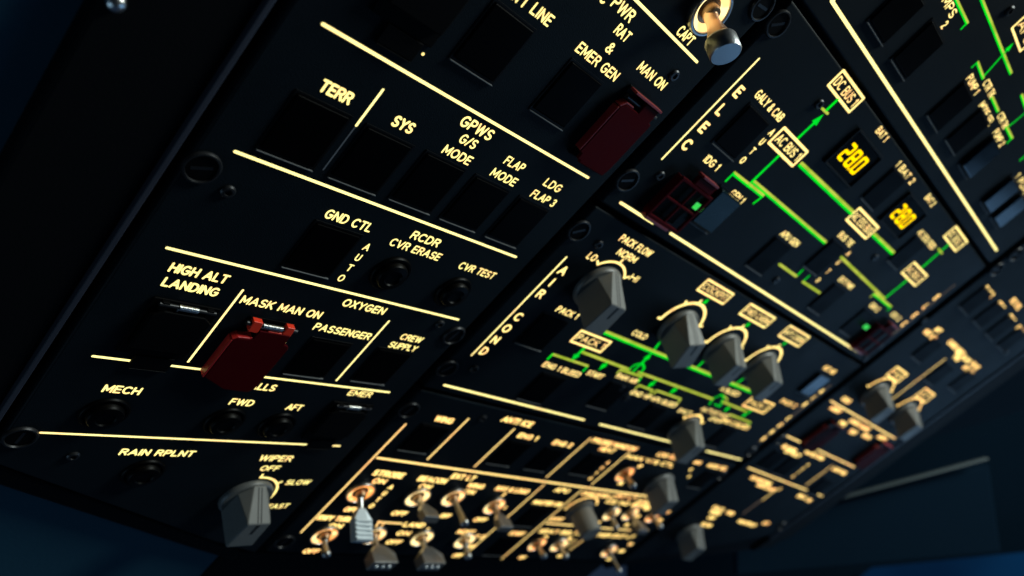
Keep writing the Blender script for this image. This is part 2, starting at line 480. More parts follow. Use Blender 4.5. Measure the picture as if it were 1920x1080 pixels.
# ------------------------------------------------------------------ a panel: plate + everything printed on or screwed into it
class Panel:
    def __init__(self, name, label, frame, poly, cat='instrument panel', thick=5.0, group='overhead panels'):
        self.F = frame
        self.cu = sum(p[0] for p in poly) / len(poly)
        self.cv = sum(p[1] for p in poly) / len(poly)
        self.o = thing(name, label, cat, frame, self.cu, self.cv, group=group)
        pl = [(u - self.cu, -(v - self.cv)) for u, v in poly]
        mb = MB().prism(pl, -thick, 0.0)
        link('plate', mb.mesh('plate', bevel=0.9, seg=3), M['plate'], self.o)
    def xy(self, u, v):
        return u - self.cu, -(v - self.cv)
    def p(self, x, y):
        return self.xy(*self.F.px(x, y))
    def put(self, name, mb, mat, bevel=0, smooth=None, label=None):
        o = link(name, mb.mesh(name, bevel=bevel, smooth=smooth), M[mat], self.o)
        if label:
            o['label'] = label
        return o
    mat, lmat, bold = 'legend', 'line', 1.0
    def text(self, s, xl, yl, xr, yr, h=4.0, wt=0.155, mat=None):
        """Text between two photographed baseline corners; returns its centre (u) and baseline (v)."""
        a, b = self.p(xl, yl), self.p(xr, yr)
        if self.mat == 'warm':
            h *= 1.12
        y = (a[1] + b[1]) / 2
        self.put('legend', text_mb(MB(), s, a[0], y, h, b[0] - a[0], wt * self.bold), mat or self.mat)
        return (a[0] + b[0]) / 2 + self.cu, self.cv - y
    def ctext(self, s, x, y, h=3.6, wt=0.155, k=0.86, mat=None):
        """Text centred on a photographed point."""
        a = self.p(x, y)
        w = text_len(s) * h * (1 - wt) * k + h * wt
        self.put('legend', text_mb(MB(), s, a[0] - w / 2, a[1] - h / 2, h, w, wt * self.bold), mat or self.mat)
        return a[0] + self.cu, self.cv - a[1]
    def stack(self, s, pts, h=3.8, wt=0.16, mat=None, k=.9):
        """Upright letters one below the other; pts are the first and last letter centres."""
        a, b = self.p(*pts[0]), self.p(*pts[1])
        mb = MB()
        for i, c in enumerate(s):
            t = i / max(1, len(s) - 1)
            x, y = a[0] + (b[0] - a[0]) * t, a[1] + (b[1] - a[1]) * t
            w = GL[c][0] * h * (1 - wt) * k + h * wt
            text_mb(mb, c, x - w / 2, y - h / 2, h, w if GL[c][0] > 0 else None, wt)
        self.put('legend', mb, mat or self.mat)
    def line(self, pts, wd=1.0, mat=None, name='divider_line', z=0.08, snap=None):
        q = [self.p(*p) for p in pts]
        if snap == 'h':
            y = sum(p[1] for p in q) / len(q)
            q = [(p[0], y) for p in q]
        if snap == 'v':
            x = sum(p[0] for p in q) / len(q)
            q = [(x, p[1]) for p in q]
        mb = MB().ribbon(q, wd, z)
        return self.put(name, mb, mat or self.lmat)
    def flow(self, pts, wd=1.5, z=0.08, lime=False, mixed=False):
        """Green flow line of the mimic diagram. Rows carry a pale back-lit edge above the green film."""
        q = [self.p(*p) for p in pts]
        wd *= .86
        if mixed:
            self.put('flow_line', MB().ribbon([(x, y + wd * .32) for x, y in q], wd * .8, z), 'lime')
            self.put('flow_line', MB().ribbon([(x, y - wd * .25) for x, y in q], wd * .6, z + .02), 'green')
        else:
            self.put('flow_line', MB().ribbon(q, wd, z), 'lime' if lime else 'green')
    def arrow(self, tail, tip, wd=1.5, head=3.2, z=0.10):
        a, b = Vector(self.p(*tail)), Vector(self.p(*tip))
        d = (b - a).normalized()
        n = Vector((-d.y, d.x))
        c = b - d * head * 1.15
        mb = MB().ribbon([tuple(a), tuple(c)], wd, z)
        mb.add([(*(b), z + .03), (*(c + n * head * .55), z + .03), (*(c - n * head * .55), z + .03)], [(0, 2, 1)])
        self.put('flow_arrow', mb, 'green')
    def legbox(self, s, corners, t=1.1, h=4.0, wt=0.12):
        """Framed legend: corners left, top, right, bottom as photographed."""
        q = [self.p(*c) for c in corners]
        x0, x1 = (q[0][0] + q[1][0]) / 2, (q[2][0] + q[3][0]) / 2
        y0, y1 = (q[0][1] + q[3][1]) / 2, (q[1][1] + q[2][1]) / 2
        mb = MB()
        for k, (a, b) in enumerate((((x0, y0), (x1, y0)), ((x1, y0), (x1, y1)), ((x1, y1), (x0, y1)), ((x0, y1), (x0, y0)))):
            ix = [a, b]
            ix = [(min(max(p[0], x0 + t / 2), x1 - t / 2), min(max(p[1], y0 + t / 2), y1 - t / 2)) for p in ix]
            mb.ribbon(ix, t, .08 + .005 * k)
        self.put('legend_frame', mb, self.mat)
        w = (x1 - x0) - 2 * t - 2.2
        hh = min(h, (y1 - y0) - 2 * t - 1.6)
        self.put('legend', text_mb(MB(), s, (x0 + x1) / 2 - w / 2, (y0 + y1) / 2 - hh / 2, hh, w, wt), self.mat)
    def dial(self, u, v, r, a0, a1, ticks=(), wd=1.3, tl=2.6):
        """Scale arc; angles clockwise from the top of the panel."""
        c = self.xy(u, v)
        pt = lambda a, rr: (c[0] + rr * math.sin(R_(a)), c[1] + rr * math.cos(R_(a)))
        mb = MB().ribbon([pt(a0 + (a1 - a0) * i / 24, r) for i in range(25)], wd, .08)
        for a in ticks:
            mb.ribbon([pt(a, r), pt(a, r + tl)], wd * .85, .11)
        self.put('dial_arc', mb, self.mat)
    def fastener(self, u, v, r=5.6, rot=0.0):
        x, y = self.xy(u, v)
        if 'fastener' not in PROTO:
            mb = MB().lathe([(r, 0.0), (r, 0.5), (r * .94, 1.1), (r * .84, 1.15), (r * .80, .5)], n=36, close=False)
            me = mb.mesh('fastener', smooth=40)
            PROTO['core'] = MB().lathe([(r * .80, .1), (r * .79, .5), (0.01, .55)], n=36, close=False).mesh('core', smooth=40)
            s = MB().box(-r * .55, r * .55, -.55, .55, .45, .62)
            PROTO['fastener'] = (me, s.mesh('slot'))
        me, sl = PROTO['fastener']
        o = link('fastener', me, M['darksteel'], self.o, (x, y, .01))
        o.rotation_euler.z = R_(rot)
        c = link('core', PROTO['core'], M['guardblack'], o)
        link('slot', sl, M['darksteel'], o)
    def screw(self, u, v, r=2.3):
        x, y = self.xy(u, v)
        if 'screw' not in PROTO:
            mb = MB().lathe([(r, 0), (r, .5), (r * .8, 1.0), (r * .5, 1.05), (r * .42, .3), (0.01, .3)], n=20, close=False)
            PROTO['screw'] = mb.mesh('screw', smooth=40)
        link('screw', PROTO['screw'], M['darksteel'], self.o, (x, y, .01))

# ------------------------------------------------------------------ controls
GB = 'square push buttons on the overhead panels'
def b_button(face):
    def f(o):
        bz = link('bezel', MB().frame(-10.2, 10.2, -10.9, 10.9, 0.9, 0, .35).mesh('bezel', bevel=0.1), M['bezel'], o)
        link('lip', MB().box(-9.8, 9.8, -11.35, -10.95, 0, 1.0).mesh('lip', bevel=.12), M['lip'], bz)
        link('cap', MB().box(-9.2, 9.2, -9.9, 9.9, 0.05, 1.0 if face == 'cap' else 2.6).mesh('cap', bevel=0.8, seg=3), M[face], o)
    return f
def button(F, u, v, label, face='cap'):
    return make('button_' + face, b_button(face), 'push_button', label, 'push button', F, u, v, group=GB)

GR = 'round push buttons on the left panel'
def b_round(o):
    link('bezel', MB().lathe([(8.4, 0), (8.4, .5), (7.9, 1.1), (7.1, 1.1), (6.9, .2), (6.9, .05)], n=44, close=False).mesh('bezel', smooth=40), M['rubber'], o)
    link('cap', MB().lathe([(6.3, 0.05), (6.3, 2.2), (5.7, 3.0), (3.6, 3.3), (3.2, 2.7), (0.01, 2.6)], n=44, close=False).mesh('cap', smooth=40), M['rubber'], o)
def round_button(F, u, v, label):
    return make('round', b_round, 'round_button', label, 'push button', F, u, v, group=GR)

GK = 'grey rotary selector knobs'
def b_knob(o):
    link('skirt', MB().lathe([(12.6, 0.1), (12.6, 1.2), (12.2, 2.2), (11.6, 2.7), (0.01, 2.8)], n=64, close=False).mesh('skirt', smooth=35), M['skirt'], o)
    pts = [(-3.0, 11.9, 2.6), (3.0, 11.9, 2.6), (8.2, 5.5, 2.6), (-8.2, 5.5, 2.6), (9.0, -8.4, 2.6), (-9.0, -8.4, 2.6),
           (-5.9, 3.6, 17.6), (5.9, 3.6, 17.6), (6.9, -14.6, 17.6), (-6.9, -14.6, 17.6)]
    link('grip', MB().hull(pts).mesh('grip', bevel=0.55, seg=3, ang=8), M['knob'], o)
    # two engraved pointer lines: down the sloped nose and half across the end
    mb = MB()
    A, B = Vector((0, 11.9, 2.6)), Vector((0, 3.6, 17.6))
    d = (B - A).normalized()
    n = Vector((0, d.z, -d.y))
    for sx in (-.85, .85):
        a, b = A + d * .8 + n * .03, B - d * .4 + n * .03
        mb.add([(sx - .36, *a[1:]), (sx + .36, *a[1:]), (sx + .36, *b[1:]), (sx - .36, *b[1:])], [(0, 1, 2, 3)])
    mb.add([(-1.0, 3.0, 17.63), (1.0, 3.0, 17.63), (.8, -4.5, 17.63), (-.8, -4.5, 17.63)], [(0, 3, 2, 1)])
    link('pointer_line', mb.mesh('pointer_line'), M['groove'], o)
def knob(F, u, v, rot, label):
    return make('knob', b_knob, 'selector_knob', label, 'knob', F, u, v, rot, group=GK)

def b_roundknob(o):
    link('skirt', MB().lathe([(11.0, 0.1), (11.0, 2.0), (10.2, 3.0), (0.01, 3.1)], n=48, close=False).mesh('skirt', smooth=35), M['skirt'], o)
    prof = [(8.6, 3.0), (8.0, 19.0), (7.2, 20.2), (0.01, 20.3)]
    mb = MB().lathe(prof, n=36, close=False)
    link('grip', mb.mesh('grip', smooth=12), M['knob'], o)
    link('pointer_line', MB().box(-.35, .35, 2.0, 7.4, 20.2, 20.38).mesh('pointer_line'), M['paddle'], o)

def b_toggle(style, tilt):
    """Toggle switch: lit ring in the plate, metal collar, bush and a lever whose tip depends on the style."""
    def f(o):
        cap = style == 'captain'
        ro = 8.8 if cap else 8.2
        ri = ro - (1.3 if cap else 0.9)
        link('collar', MB().ring(ri, ro, 0, 3.0 if cap else 2.2, n=48).mesh('collar', bevel=.3, smooth=40), M['steel'], o)
        link('light_ring', MB().lathe([(ri - .05, 2.4 if cap else 1.7), (ro * .55, 1.0)], n=48, close=False).mesh('light_ring', smooth=60), M['ring'], o)
        link('bush', MB().lathe([(ro * .56, 0.2), (ro * .55, 0.9), (ro * .36, 1.2), (ro * .34, 3.2), (ro * .28, 4.2), (0.01, 4.6)], n=28, close=False).mesh('bush', smooth=40), M['bronze'], o)
        rot = Matrix.Rotation(R_(tilt), 4, 'X')
        T = lambda mb: mb.moved(rot)
        if cap:
            link('lever', T(MB().lathe([(2.7, 3), (2.3, 6), (2.6, 8.0), (4.4, 14.2)], n=28)).mesh('lever', smooth=40), M['ringtint'], o)
            link('tip', T(MB().lathe([(4.3, 13.4), (5.2, 13.9), (5.5, 14.6), (5.5, 20.0), (5.1, 20.5), (0.01, 20.5)], n=44, close=False)).mesh('tip', smooth=40), M['tipsteel'], o)
        elif style in ('ridged', 'paddle', 'wide'):
            w, w0, L0, L1, t = dict(ridged=(5.6, 2.0, 9.5, 26.5, 2.3), paddle=(5.6, 2.0, 8, 19, 2.4), wide=(8.6, 3.0, 9, 21, 4.2))[style]
            link('lever', T(MB().lathe([(2.0, 3), (1.7, 8), (1.9, 10)], n=20)).mesh('lever', smooth=40), M['steel'], o)
            prof = [(-w0, L0), (w0, L0), (w, L0 + 5.5), (w, L1), (-w, L1), (-w, L0 + 5.5)]
            mb = MB()
            mb.add([(x, -t * .7, z) if i < 2 else (x, -t, z) for i, (x, z) in enumerate(prof)] + [(x, t * .7, z) if i < 2 else (x, t, z) for i, (x, z) in enumerate(prof)],
                   [tuple(range(5, -1, -1)), tuple(range(6, 12))] + [(i, (i + 1) % 6, 6 + (i + 1) % 6, 6 + i) for i in range(6)])
            pd = link('paddle', T(mb).mesh('paddle', bevel=.45), M['pale' if style == 'ridged' else 'paddle'], o)
            if style == 'ridged':
                rb = MB()
                for k in range(5):
                    rb.box(-w * .95, w * .95, t - .1, t + .8, L0 + 6.0 + k * 2.3, L0 + 7.3 + k * 2.3)
                link('grip_ridges', T(rb).mesh('grip_ridges', bevel=.3), M['pale'], pd)
            if style == 'wide':
                for k in (-1, 0, 1):
                    rb = MB().lathe([(1.1, L1 - .1), (1.1, L1 + .4), (.6, L1 + .9), (.01, L1 + 1.0)], cx=k * 4.6, n=14, close=False)
                    link('stud', T(rb).mesh('stud', smooth=50), M['stud'], pd)
        else:
            L = 18 if style == 'thin' else 10.5
            link('lever', T(MB().lathe([(1.9, 3), (1.5, 7), (1.8, L - 2.5), (2.3, L)], n=20)).mesh('lever', smooth=40), M['steel'], o)
            link('tip', T(MB().lathe([(2.3, L), (2.6, L + 1.0), (2.2, L + 2.4), (1.0, L + 3.1), (0.01, L + 3.2)], n=20, close=False)).mesh('tip', smooth=60), M['steel'], o)
    return f
GT = 'toggle switches with lit collars'
def toggle(F, u, v, style, tilt, label):
    return make('toggle_%s_%g' % (style, tilt), b_toggle(style, tilt), 'toggle_switch', label, 'toggle switch', F, u, v, group=GT)

GG = 'switch guards'
def b_flapguard(o):
    """Solid red flap over a switch: hinge clevis with spring, flap with a turned-down left edge."""
    link('base', MB().box(-9.5, 9.5, -9, 20, 0, .5).mesh('base', bevel=.2), M['guardblack'], o)
    fl = MB().prism([(-11.6, 10.2), (-10.4, 11.4), (-6.0, 11.6), (-5.0, 12.4), (-4.6, 16.6), (8.2, 16.6), (8.6, 11.8), (10.6, 11.2), (11.4, 10.2), (11.2, -13.5), (9.5, -16), (-1, -15.6), (-11.6, -10.2)], 2.6, 3.8)
    fp = link('flap', fl.mesh('flap', bevel=.25), M['red'], o)
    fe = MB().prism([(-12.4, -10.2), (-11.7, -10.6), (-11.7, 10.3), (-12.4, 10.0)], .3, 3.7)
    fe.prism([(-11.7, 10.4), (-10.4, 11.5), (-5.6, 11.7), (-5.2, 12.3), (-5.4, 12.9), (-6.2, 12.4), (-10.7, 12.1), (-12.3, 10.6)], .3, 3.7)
    link('flap_edge', fe.mesh('flap_edge', bevel=.2), M['redlitedge'], fp)
    hb = MB().prism([(-8.6, 15.2), (-4.6, 15.0), (-5.2, 20.2), (-9.0, 20.4)], 1.0, 3.4).prism([(4.6, 15.2), (8.6, 15.2), (8.2, 20.4), (5.0, 20.4)], 1.0, 3.4).box(-1.2, 4.6, 14.9, 16.9, 1.0, 3.4)
    link('hinge_bracket', hb.mesh('hinge_bracket', bevel=.2), M['redlithinge'], o)
    spring(o, -4.0, 4.2, 18.2, 2.4, .95, 14)
    link('hinge_pin', MB().lathe([(.9, -10.6), (.9, 10.4)], n=14).moved(Matrix.Translation((0, 18.2, 2.2)) @ Matrix.Rotation(R_(90), 4, 'Y')).mesh('hinge_pin', smooth=40), M['darksteel'], o)
def spring(o, x0, x1, y, z, r=1.25, turns=11):
    mb = MB()
    n = turns * 12
    prev = None
    k = 6
    loops = []
    for i in range(n + 1):
        a = 2 * math.pi * i / 12
        c = Vector((x0 + (x1 - x0) * i / n, y + r * math.cos(a), z + r * math.sin(a)))
        rad = Vector((0, math.cos(a), math.sin(a)))
        loops.append([c + (rad * math.cos(2 * math.pi * j / k) + Vector((1, 0, 0)) * math.sin(2 * math.pi * j / k)) * .26 for j in range(k)])
    vs = [tuple(p) for l in loops for p in l]
    fs = [(i * k + j, i * k + (j + 1) % k, (i + 1) * k + (j + 1) % k, (i + 1) * k + j) for i in range(n) for j in range(k)]
    mb.add(vs, fs)
    mb.box(x0 - .3, x0 + .3, y - 5.4, y - .6, z - .2, z + .35)
    link('spring', mb.mesh('spring', smooth=60), M['chrome'], o)
def b_manguard(o):
    link('base', MB().box(-11, 11, -16, 17, 0, 1.0).mesh('base', bevel=.4), M['guardblack'], o)
    fl = MB().prism([(-11.3, -12.6), (-9.6, -12.6), (-9.6, -15.2), (-7.6, -15.2), (-7.6, -16.2), (9.0, -16.2), (9.8, -12), (9.8, 10.2), (8.0, 10.6), (8.0, 15.6), (-1.0, 15.6), (-1.0, 11.0), (-9.4, 11.0), (-11.3, 8.8)], 3.0, 4.4)
    fp = link('flap', fl.mesh('flap', bevel=.35), M['red'], o)
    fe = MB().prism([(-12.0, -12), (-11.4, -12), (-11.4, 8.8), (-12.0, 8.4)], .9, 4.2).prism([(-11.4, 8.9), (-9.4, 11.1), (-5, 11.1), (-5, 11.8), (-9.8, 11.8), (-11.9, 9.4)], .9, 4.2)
    link('flap_edge', fe.mesh('flap_edge', bevel=.2), M['redlitside'], fp)
    link('hinge_bracket', MB().box(-10.5, 8.6, 15.8, 16.8, 1.2, 5.0).mesh('hinge_bracket', bevel=.2), M['redlitside'], o)
    link('hinge_pin', MB().lathe([(.9, -10.6), (.9, 10.6)], n=14).moved(Matrix.Translation((0, 13.2, 2.6)) @ Matrix.Rotation(R_(90), 4, 'Y')).mesh('hinge_pin', smooth=40), M['darksteel'], o)
def b_blackguard(o):
    link('base', MB().box(-11.5, 11.5, -12, 14.5, 0, .9).mesh('base', bevel=.3), M['guardblack'], o)
    fl = MB().prism([(-10, -7), (10, -7), (10, 9), (7.0, 11.2), (-7.0, 11.2), (-10, 9)], 2.0, 3.2)
    fl.box(-10.4, -9.4, -6.5, 8.6, .9, 2.9).box(9.4, 10.4, -6.5, 8.6, .9, 2.9)
    link('flap', fl.mesh('flap', bevel=.35), M['guardblack'], o)
    link('hinge_bracket', MB().box(-9.0, -6.4, 10.6, 14.4, .9, 2.4).box(6.4, 9.0, 10.6, 14.4, .9, 2.4).mesh('hinge_bracket', bevel=.25), M['guardblack'], o)
    tb = link('front_tab', MB().box(-5.0, 8.6, -18.4, -12.1, 0, 1.3).mesh('front_tab', bevel=.3), M['guardblack'], o)
    link('lip', MB().box(-4.6, 8.2, -18.9, -18.5, .2, 1.5).mesh('lip', bevel=.1), M['bezel'], tb)
    spring(o, -3.0, 3.6, 13.2, 2.0, .9, 14)
    link('hinge_pin', MB().lathe([(.75, -9.6), (.75, 9.8)], n=14).moved(Matrix.Translation((0, 13.2, 1.9)) @ Matrix.Rotation(R_(90), 4, 'Y')).mesh('hinge_pin', smooth=40), M['darksteel'], o)
def b_latticeguard(o):
    """Open red guard with four windows over its button."""
    link('cap', MB().box(-8.7, 8.7, -9.4, 9.4, 0.05, 2.0).mesh('cap', bevel=.6), M['cap'], o)
    fr = MB().frame(-13.0, 13.0, -11.5, 11.0, 1.6, 3.2, 4.6)
    fr.box(-11.6, 11.6, -.6, .6, 3.3, 4.5).box(-.6, .6, -10.2, -.7, 3.3, 4.5).box(-.6, .6, .7, 9.6, 3.3, 4.5)
    fr.box(-13.0, -12.0, -11, 10.5, .2, 3.3)
    link('flap', fr.mesh('flap', bevel=.25), M['reddark'], o)
    link('hinge_bracket', MB().box(-4.5, 9.5, 11.1, 15.2, 2.2, 4.6).mesh('hinge_bracket', bevel=.3), M['reddark'], o)
    link('hinge_edge', MB().box(-3.8, 9.2, 15.4, 16.6, 1.0, 5.2).mesh('hinge_edge', bevel=.2), M['redlitlip'], o)
    link('front_lip', MB().box(-12.6, 6.0, -13.2, -11.7, 1.2, 4.6).mesh('front_lip', bevel=.2), M['redlitlip'], o)

# ================================================================== housing, ceiling, background
def slab(name, frame, poly, w0, w1, mat, parent=None, bevel=0.0):
    mb = MB().prism([(u, -v) for u, v in poly], w0, w1)
    o = link(name, mb.mesh(name, bevel=bevel), M[mat], parent)
    if parent is None:
        o.matrix_world = frame.M
    return o

hs = thing('panel_housing', 'black recessed housing that carries the overhead panels and shows in their gaps', 'housing', FC, 163, -80)
def hpart(name, frame, poly, w0, w1, mat, bevel=0.0):
    mb = MB().prism([(u, -v) for u, v in poly], w0, w1)
    rel = hs.matrix_world.inverted() @ frame.M
    o = link(name, mb.mesh(name, bevel=bevel), M[mat], hs)
    o.matrix_local = rel
    return o
hpart('tray', FC, [(-14, -430), (340, -430), (340, 150), (-14, 150)], -9, -6.2, 'tray')
hpart('tray', FL, [(-168, -330), (-2, -330), (-2, 150), (-40, 134), (-168, 66)], -10, -6.4, 'tray')
hpart('tray', FR, [(2, -430), (168, -430), (168, 66), (40, 134), (2, 150)], -10, -6.4, 'tray')
hpart('side_rim', FL, [(-167.2, -330), (-165.4, -330), (-165.4, 66), (-167.2, 66)], -6.3, 0.6, 'rim', .3)
hpart('side_rim', FR, [(165.4, -430), (167.4, -430), (167.4, 66), (165.4, 66)], -6.3, 0.6, 'rim', .3)
hpart('side_shoulder', FL, [(-199, -340), (-167.4, -340), (-167.4, 90), (-199, 60)], -12, -1.0, 'housing', 1.5)
hpart('side_shoulder', FR, [(167.6, -430), (196, -430), (196, 60), (167.6, 90)], -12, -1.0, 'housing', 1.5)
hpart('front_lip', FL, [(-199, 66), (-160, 68), (-42, 131), (-14, 146), (-14, 154), (-46, 138), (-165, 75), (-199, 73)], -14, -5.0, 'housing', 1.5)
hpart('front_lip', FR, [(199, 66), (160, 68), (42, 131), (14, 146), (14, 158), (46, 142), (199, 82)], -14, -5.0, 'housing', 1.5)
hpart('front_lip', FC, [(-20, 143), (340, 143), (340, 260), (-20, 260)], -14, -7.0, 'housing', 1.5)

tag(slab('ceiling', FL, [(-700, -600), (-190, -600), (-190, 72), (-165, 74), (-46, 137), (-23, 149), (-23, 420), (-700, 420)], -40, -8.0, 'lining'), kind='structure')
tag(slab('ceiling', FR, [(190, -600), (420, -600), (420, -260), (190, -60)], -40, -14.2, 'farwall'), kind='structure')

def campoly(name, pts, depth, thick, mat, parent=None, bevel=0.0):
    """A solid set out across the far side of the flight deck at its real distance, with its real thickness."""
    a = [world(Vector((x - 960, y - 540, FPX)) * (depth / FPX)) for x, y in pts]
    back = (WM @ Vector((0, 0, 1))) * thick
    c = sum(a, Vector()) / len(a)
    vs = [(p - c) * 1000 for p in a] + [(p + back - c) * 1000 for p in a]
    n = len(a)
    mb = MB().add(vs, [tuple(range(n)), tuple(range(2 * n - 1, n - 1, -1))] + [(i, n + i, n + (i + 1) % n, (i + 1) % n) for i in range(n)])
    o = link(name, mb.mesh(name, bevel=bevel), M[mat], parent)
    o.location = c if parent is None else c - parent.location
    return o

tag(campoly('windshield_wall', [(1180, 1010), (2150, 640), (2150, 1200), (1180, 1200)], 1.05, .03, 'farwall'), kind='structure')
vs_ = bpy.data.objects.new('sun_visor', None)
COL.objects.link(vs_)
vs_.location = world(Vector((1720 - 960, 950 - 540, FPX)) * (0.80 / FPX))
tag(vs_, 'dark teal sun visor with a pale grey top bar beyond the panel', 'sun visor')
campoly('visor_body', [(1380, 992), (1855, 872), (1877, 1036), (1380, 1080)], 0.80, .012, 'visor', vs_, 2)
campoly('top_bar', [(1576, 932), (1853, 858), (1856, 863), (1579, 937)], 0.785, .006, 'visorbar', vs_, 1.5)
ws = campoly('windshield', [(1600, 1100), (1640, 1068), (2100, 1022), (2100, 1180), (1600, 1180)], 1.02, .008, 'dusk')
tag(ws, 'strip of dusk blue windshield glass below the sun visor', 'windshield')
lt = make('latch', lambda o: link('latch_head', MB().lathe([(2.2, 0), (2.2, 1.0), (1.6, 2.0), (0.01, 2.3)], n=24, close=False).mesh('latch_head', smooth=50), M['chrome'], o),
          'ceiling_latch', 'small bright metal latch on the housing edge above the left rim', 'latch', FL, -195.5, -111.5, w=-1)

# ================================================================== LEFT COLUMN
PL = Panel('overhead_panel', 'long black left panel with GPWS, RCDR, OXYGEN and WIPER legends', FL,
           [(-161.5, -330), (-11.6, -330), (-11.6, 138), (-43.5, 123.5), (-161.5, 61)])
for a, b in (((605, 45), (1103, 333)), ((440, 285), (968, 481)), ((312, 466), (860, 598)), ((174, 668), (730, 735)), ((78, 808), (635, 838)), ((1140, -50), (1308, 115))):
    PL.line([a, b], 1.05, snap='h')
PL.line([(718, 168), (668, 235)], .85)
PL.line([(668, 235), (606, 318)], .5, mat='paint', z=.06)
for a, b in (((456, 544), (352, 678)), ((730, 602), (630, 713))):
    PL.line([a, b], .85, snap='v')
PL.text('TERR', 593, 169, 653, 197, 4.2, .19)
PL.text('SYS', 729, 235, 769, 251, 4.2, .19)
PL.text('GPWS', 857, 235, 917, 263, 4.3, .17)
PL.text('G/S', 856, 267, 888, 279, 3.8, .165)
PL.text('MODE', 825, 287, 878, 309, 3.7, .165)
PL.text('FLAP', 941, 307, 977, 322, 3.7, .155)
PL.text('MODE', 915, 330, 963, 348, 3.7, .155)
PL.text('LDG', 1016, 347, 1046, 361, 3.7, .15)
PL.text('FLAP 3', 990, 370, 1037, 386, 3.7, .15)
PL.text('GND CTL', 604, 408, 692, 435, 4.0, .165)
PL.stack('AUTO', [(688, 463), (640, 521)], 3.4, .15)
PL.text('RCDR', 765, 448, 820, 462, 3.9, .165)
PL.text('CVR ERASE', 727, 459, 820, 489, 3.7, .155)
PL.text('CVR TEST', 857, 502, 922, 524, 3.7, .15)
PL.text('OXYGEN', 638, 573, 717, 590, 4.0, .165)
PL.text('MASK MAN ON', 447, 568, 597, 598, 4.0, .165)
PL.text('PASSENGER', 584, 618, 690, 637, 3.9, .155)
PL.text('CREW', 747, 636, 787, 643, 3.7, .155)
PL.text('SUPPLY', 725, 651, 777, 659, 3.7, .155)
PL.text('HIGH ALT', 313, 508, 422, 533, 4.1, .18)
PL.text('LANDING', 299, 536, 405, 556, 4.1, .18)
PL.stack('AUTO', [(534, 637), (488, 696)], 3.6, .17)
PL.text('CALLS', 450, 728, 513, 733, 4.1, .17)
PL.text('MECH', 188, 735, 260, 740, 4.1, .18)
PL.text('FWD', 427, 758, 471, 762, 4.0, .165)
PL.text('AFT', 533, 768, 562, 770, 4.0, .165)
PL.text('EMER', 649, 741, 693, 745, 3.8, .15)
PL.text('RAIN RPLNT', 221, 852, 360, 857, 4.1, .18)
PL.text('WIPER', 483, 863, 543, 866, 4.4, .16)
PL.text('OFF', 485, 882, 520, 883, 4.0, .155)
PL.text('SLOW', 533, 908, 577, 909, 4.0, .155)
PL.text('FAST', 499, 952, 536, 954, 4.0, .155)
PL.text('LINE', 991, 23, 1026, 51, 3.9, .16)
PL.text('GEN 1', 936, -17, 979, 13, 3.9, .16)
PL.text('PWR', 1141, 12, 1180, 42, 4.2, .165)
PL.text('EMER ELEC', 1040, -66, 1134, 5, 4.2, .165)
PL.text('RAT', 1147, 62, 1173, 79, 3.9, .16)
PL.text('&', 1131, 95, 1143, 102, 3.9, .16)
PL.text('EMER GEN', 1075, 96, 1151, 152, 3.9, .16)
PL.text('MAN ON', 1191, 131, 1240, 169, 3.9, .16)
PL.text('CAPT', 1266, 62, 1290, 88, 3.9, .16)
PL.dial(-48.2, 84.4, 14.6, -4, 100, (-4, 48), 1.2, 2.4)
PL.ctext('-', 793, 101, 1.6, .6, .4)
for u, v, r in ((-157.0, -78, 20), (-156.6, 46.8, 85), (-15.8, -38.1, 80)):
    PL.fastener(u, v, 5.6, r)
PL.fastener(*FL.px(1428, 12), 5.6, 10)
for q in ((427, 358), (137, 854), (1263, 141), (824, 607)):
    PL.screw(*FL.px(*q))
for u, v, l in ((-137, -101, 'black square push button below the TERR legend'), (-111.5, -101, 'black square push button below the SYS legend'),
                (-86.4, -101.6, 'black square push button below the G/S MODE legend'), (-61.6, -101.6, 'black square push button below the FLAP MODE legend'),
                (-36.0, -101.6, 'black square push button below the LDG FLAP 3 legend'), (-102.5, -153, 'black square push button below the 1 LINE legend'),
                (-62.8, -153, 'black square push button below the EMER GEN legend'), (-104.4, -62.6, 'black square push button below the GND CTL legend'),
                (-71.7, -11.6, 'black square push button below the PASSENGER legend'), (-38.5, -12.6, 'black square push button below the CREW SUPPLY legend')):
    button(FL, u, v, l)
for q, l in (((732, 512), 'black round push button below the CVR ERASE legend'), ((849, 547), 'black round push button below the CVR TEST legend'),
             ((196, 774), 'black round push button below the MECH legend'), ((421, 789), 'black round push button below the FWD legend'),
             ((519, 797), 'black round push button below the AFT legend'), ((268, 885), 'black round push button below the RAIN RPLNT legend')):
    u, v = FL.px(*q)
    round_button(FL, u, v, l)
make('blackguard', b_blackguard, 'switch_guard', 'black sprung guard below the HIGH ALT LANDING legend', 'switch guard', FL, -134.6, -13, group=GG)
make('blackguard', b_blackguard, 'switch_guard', 'black sprung guard below the EMER legend', 'switch guard', FL, -35.5, 27, group=GG)
make('blackguard', b_blackguard, 'switch_guard', 'black guard at the top edge beside the white light dot', 'switch guard', FL, -131.5, -153.5, group=GG)
make('flapguard', b_flapguard, 'switch_guard', 'red flap guard with lit orange hinge and spring below MASK MAN ON', 'switch guard', FL, -102, -7, group=GG)
make('manguard', b_manguard, 'switch_guard', 'dark red flap guard below the MAN ON legend', 'switch guard', FL, -31, -152.2, group=GG)
knob(FL, -48.2, 84.5, 0, 'grey rotary knob below the WIPER OFF legend of the left panel')
toggle(FL, -38.0, -204.5, 'captain', 20, 'large chrome toggle switch with a flat round tip beside CAPT')

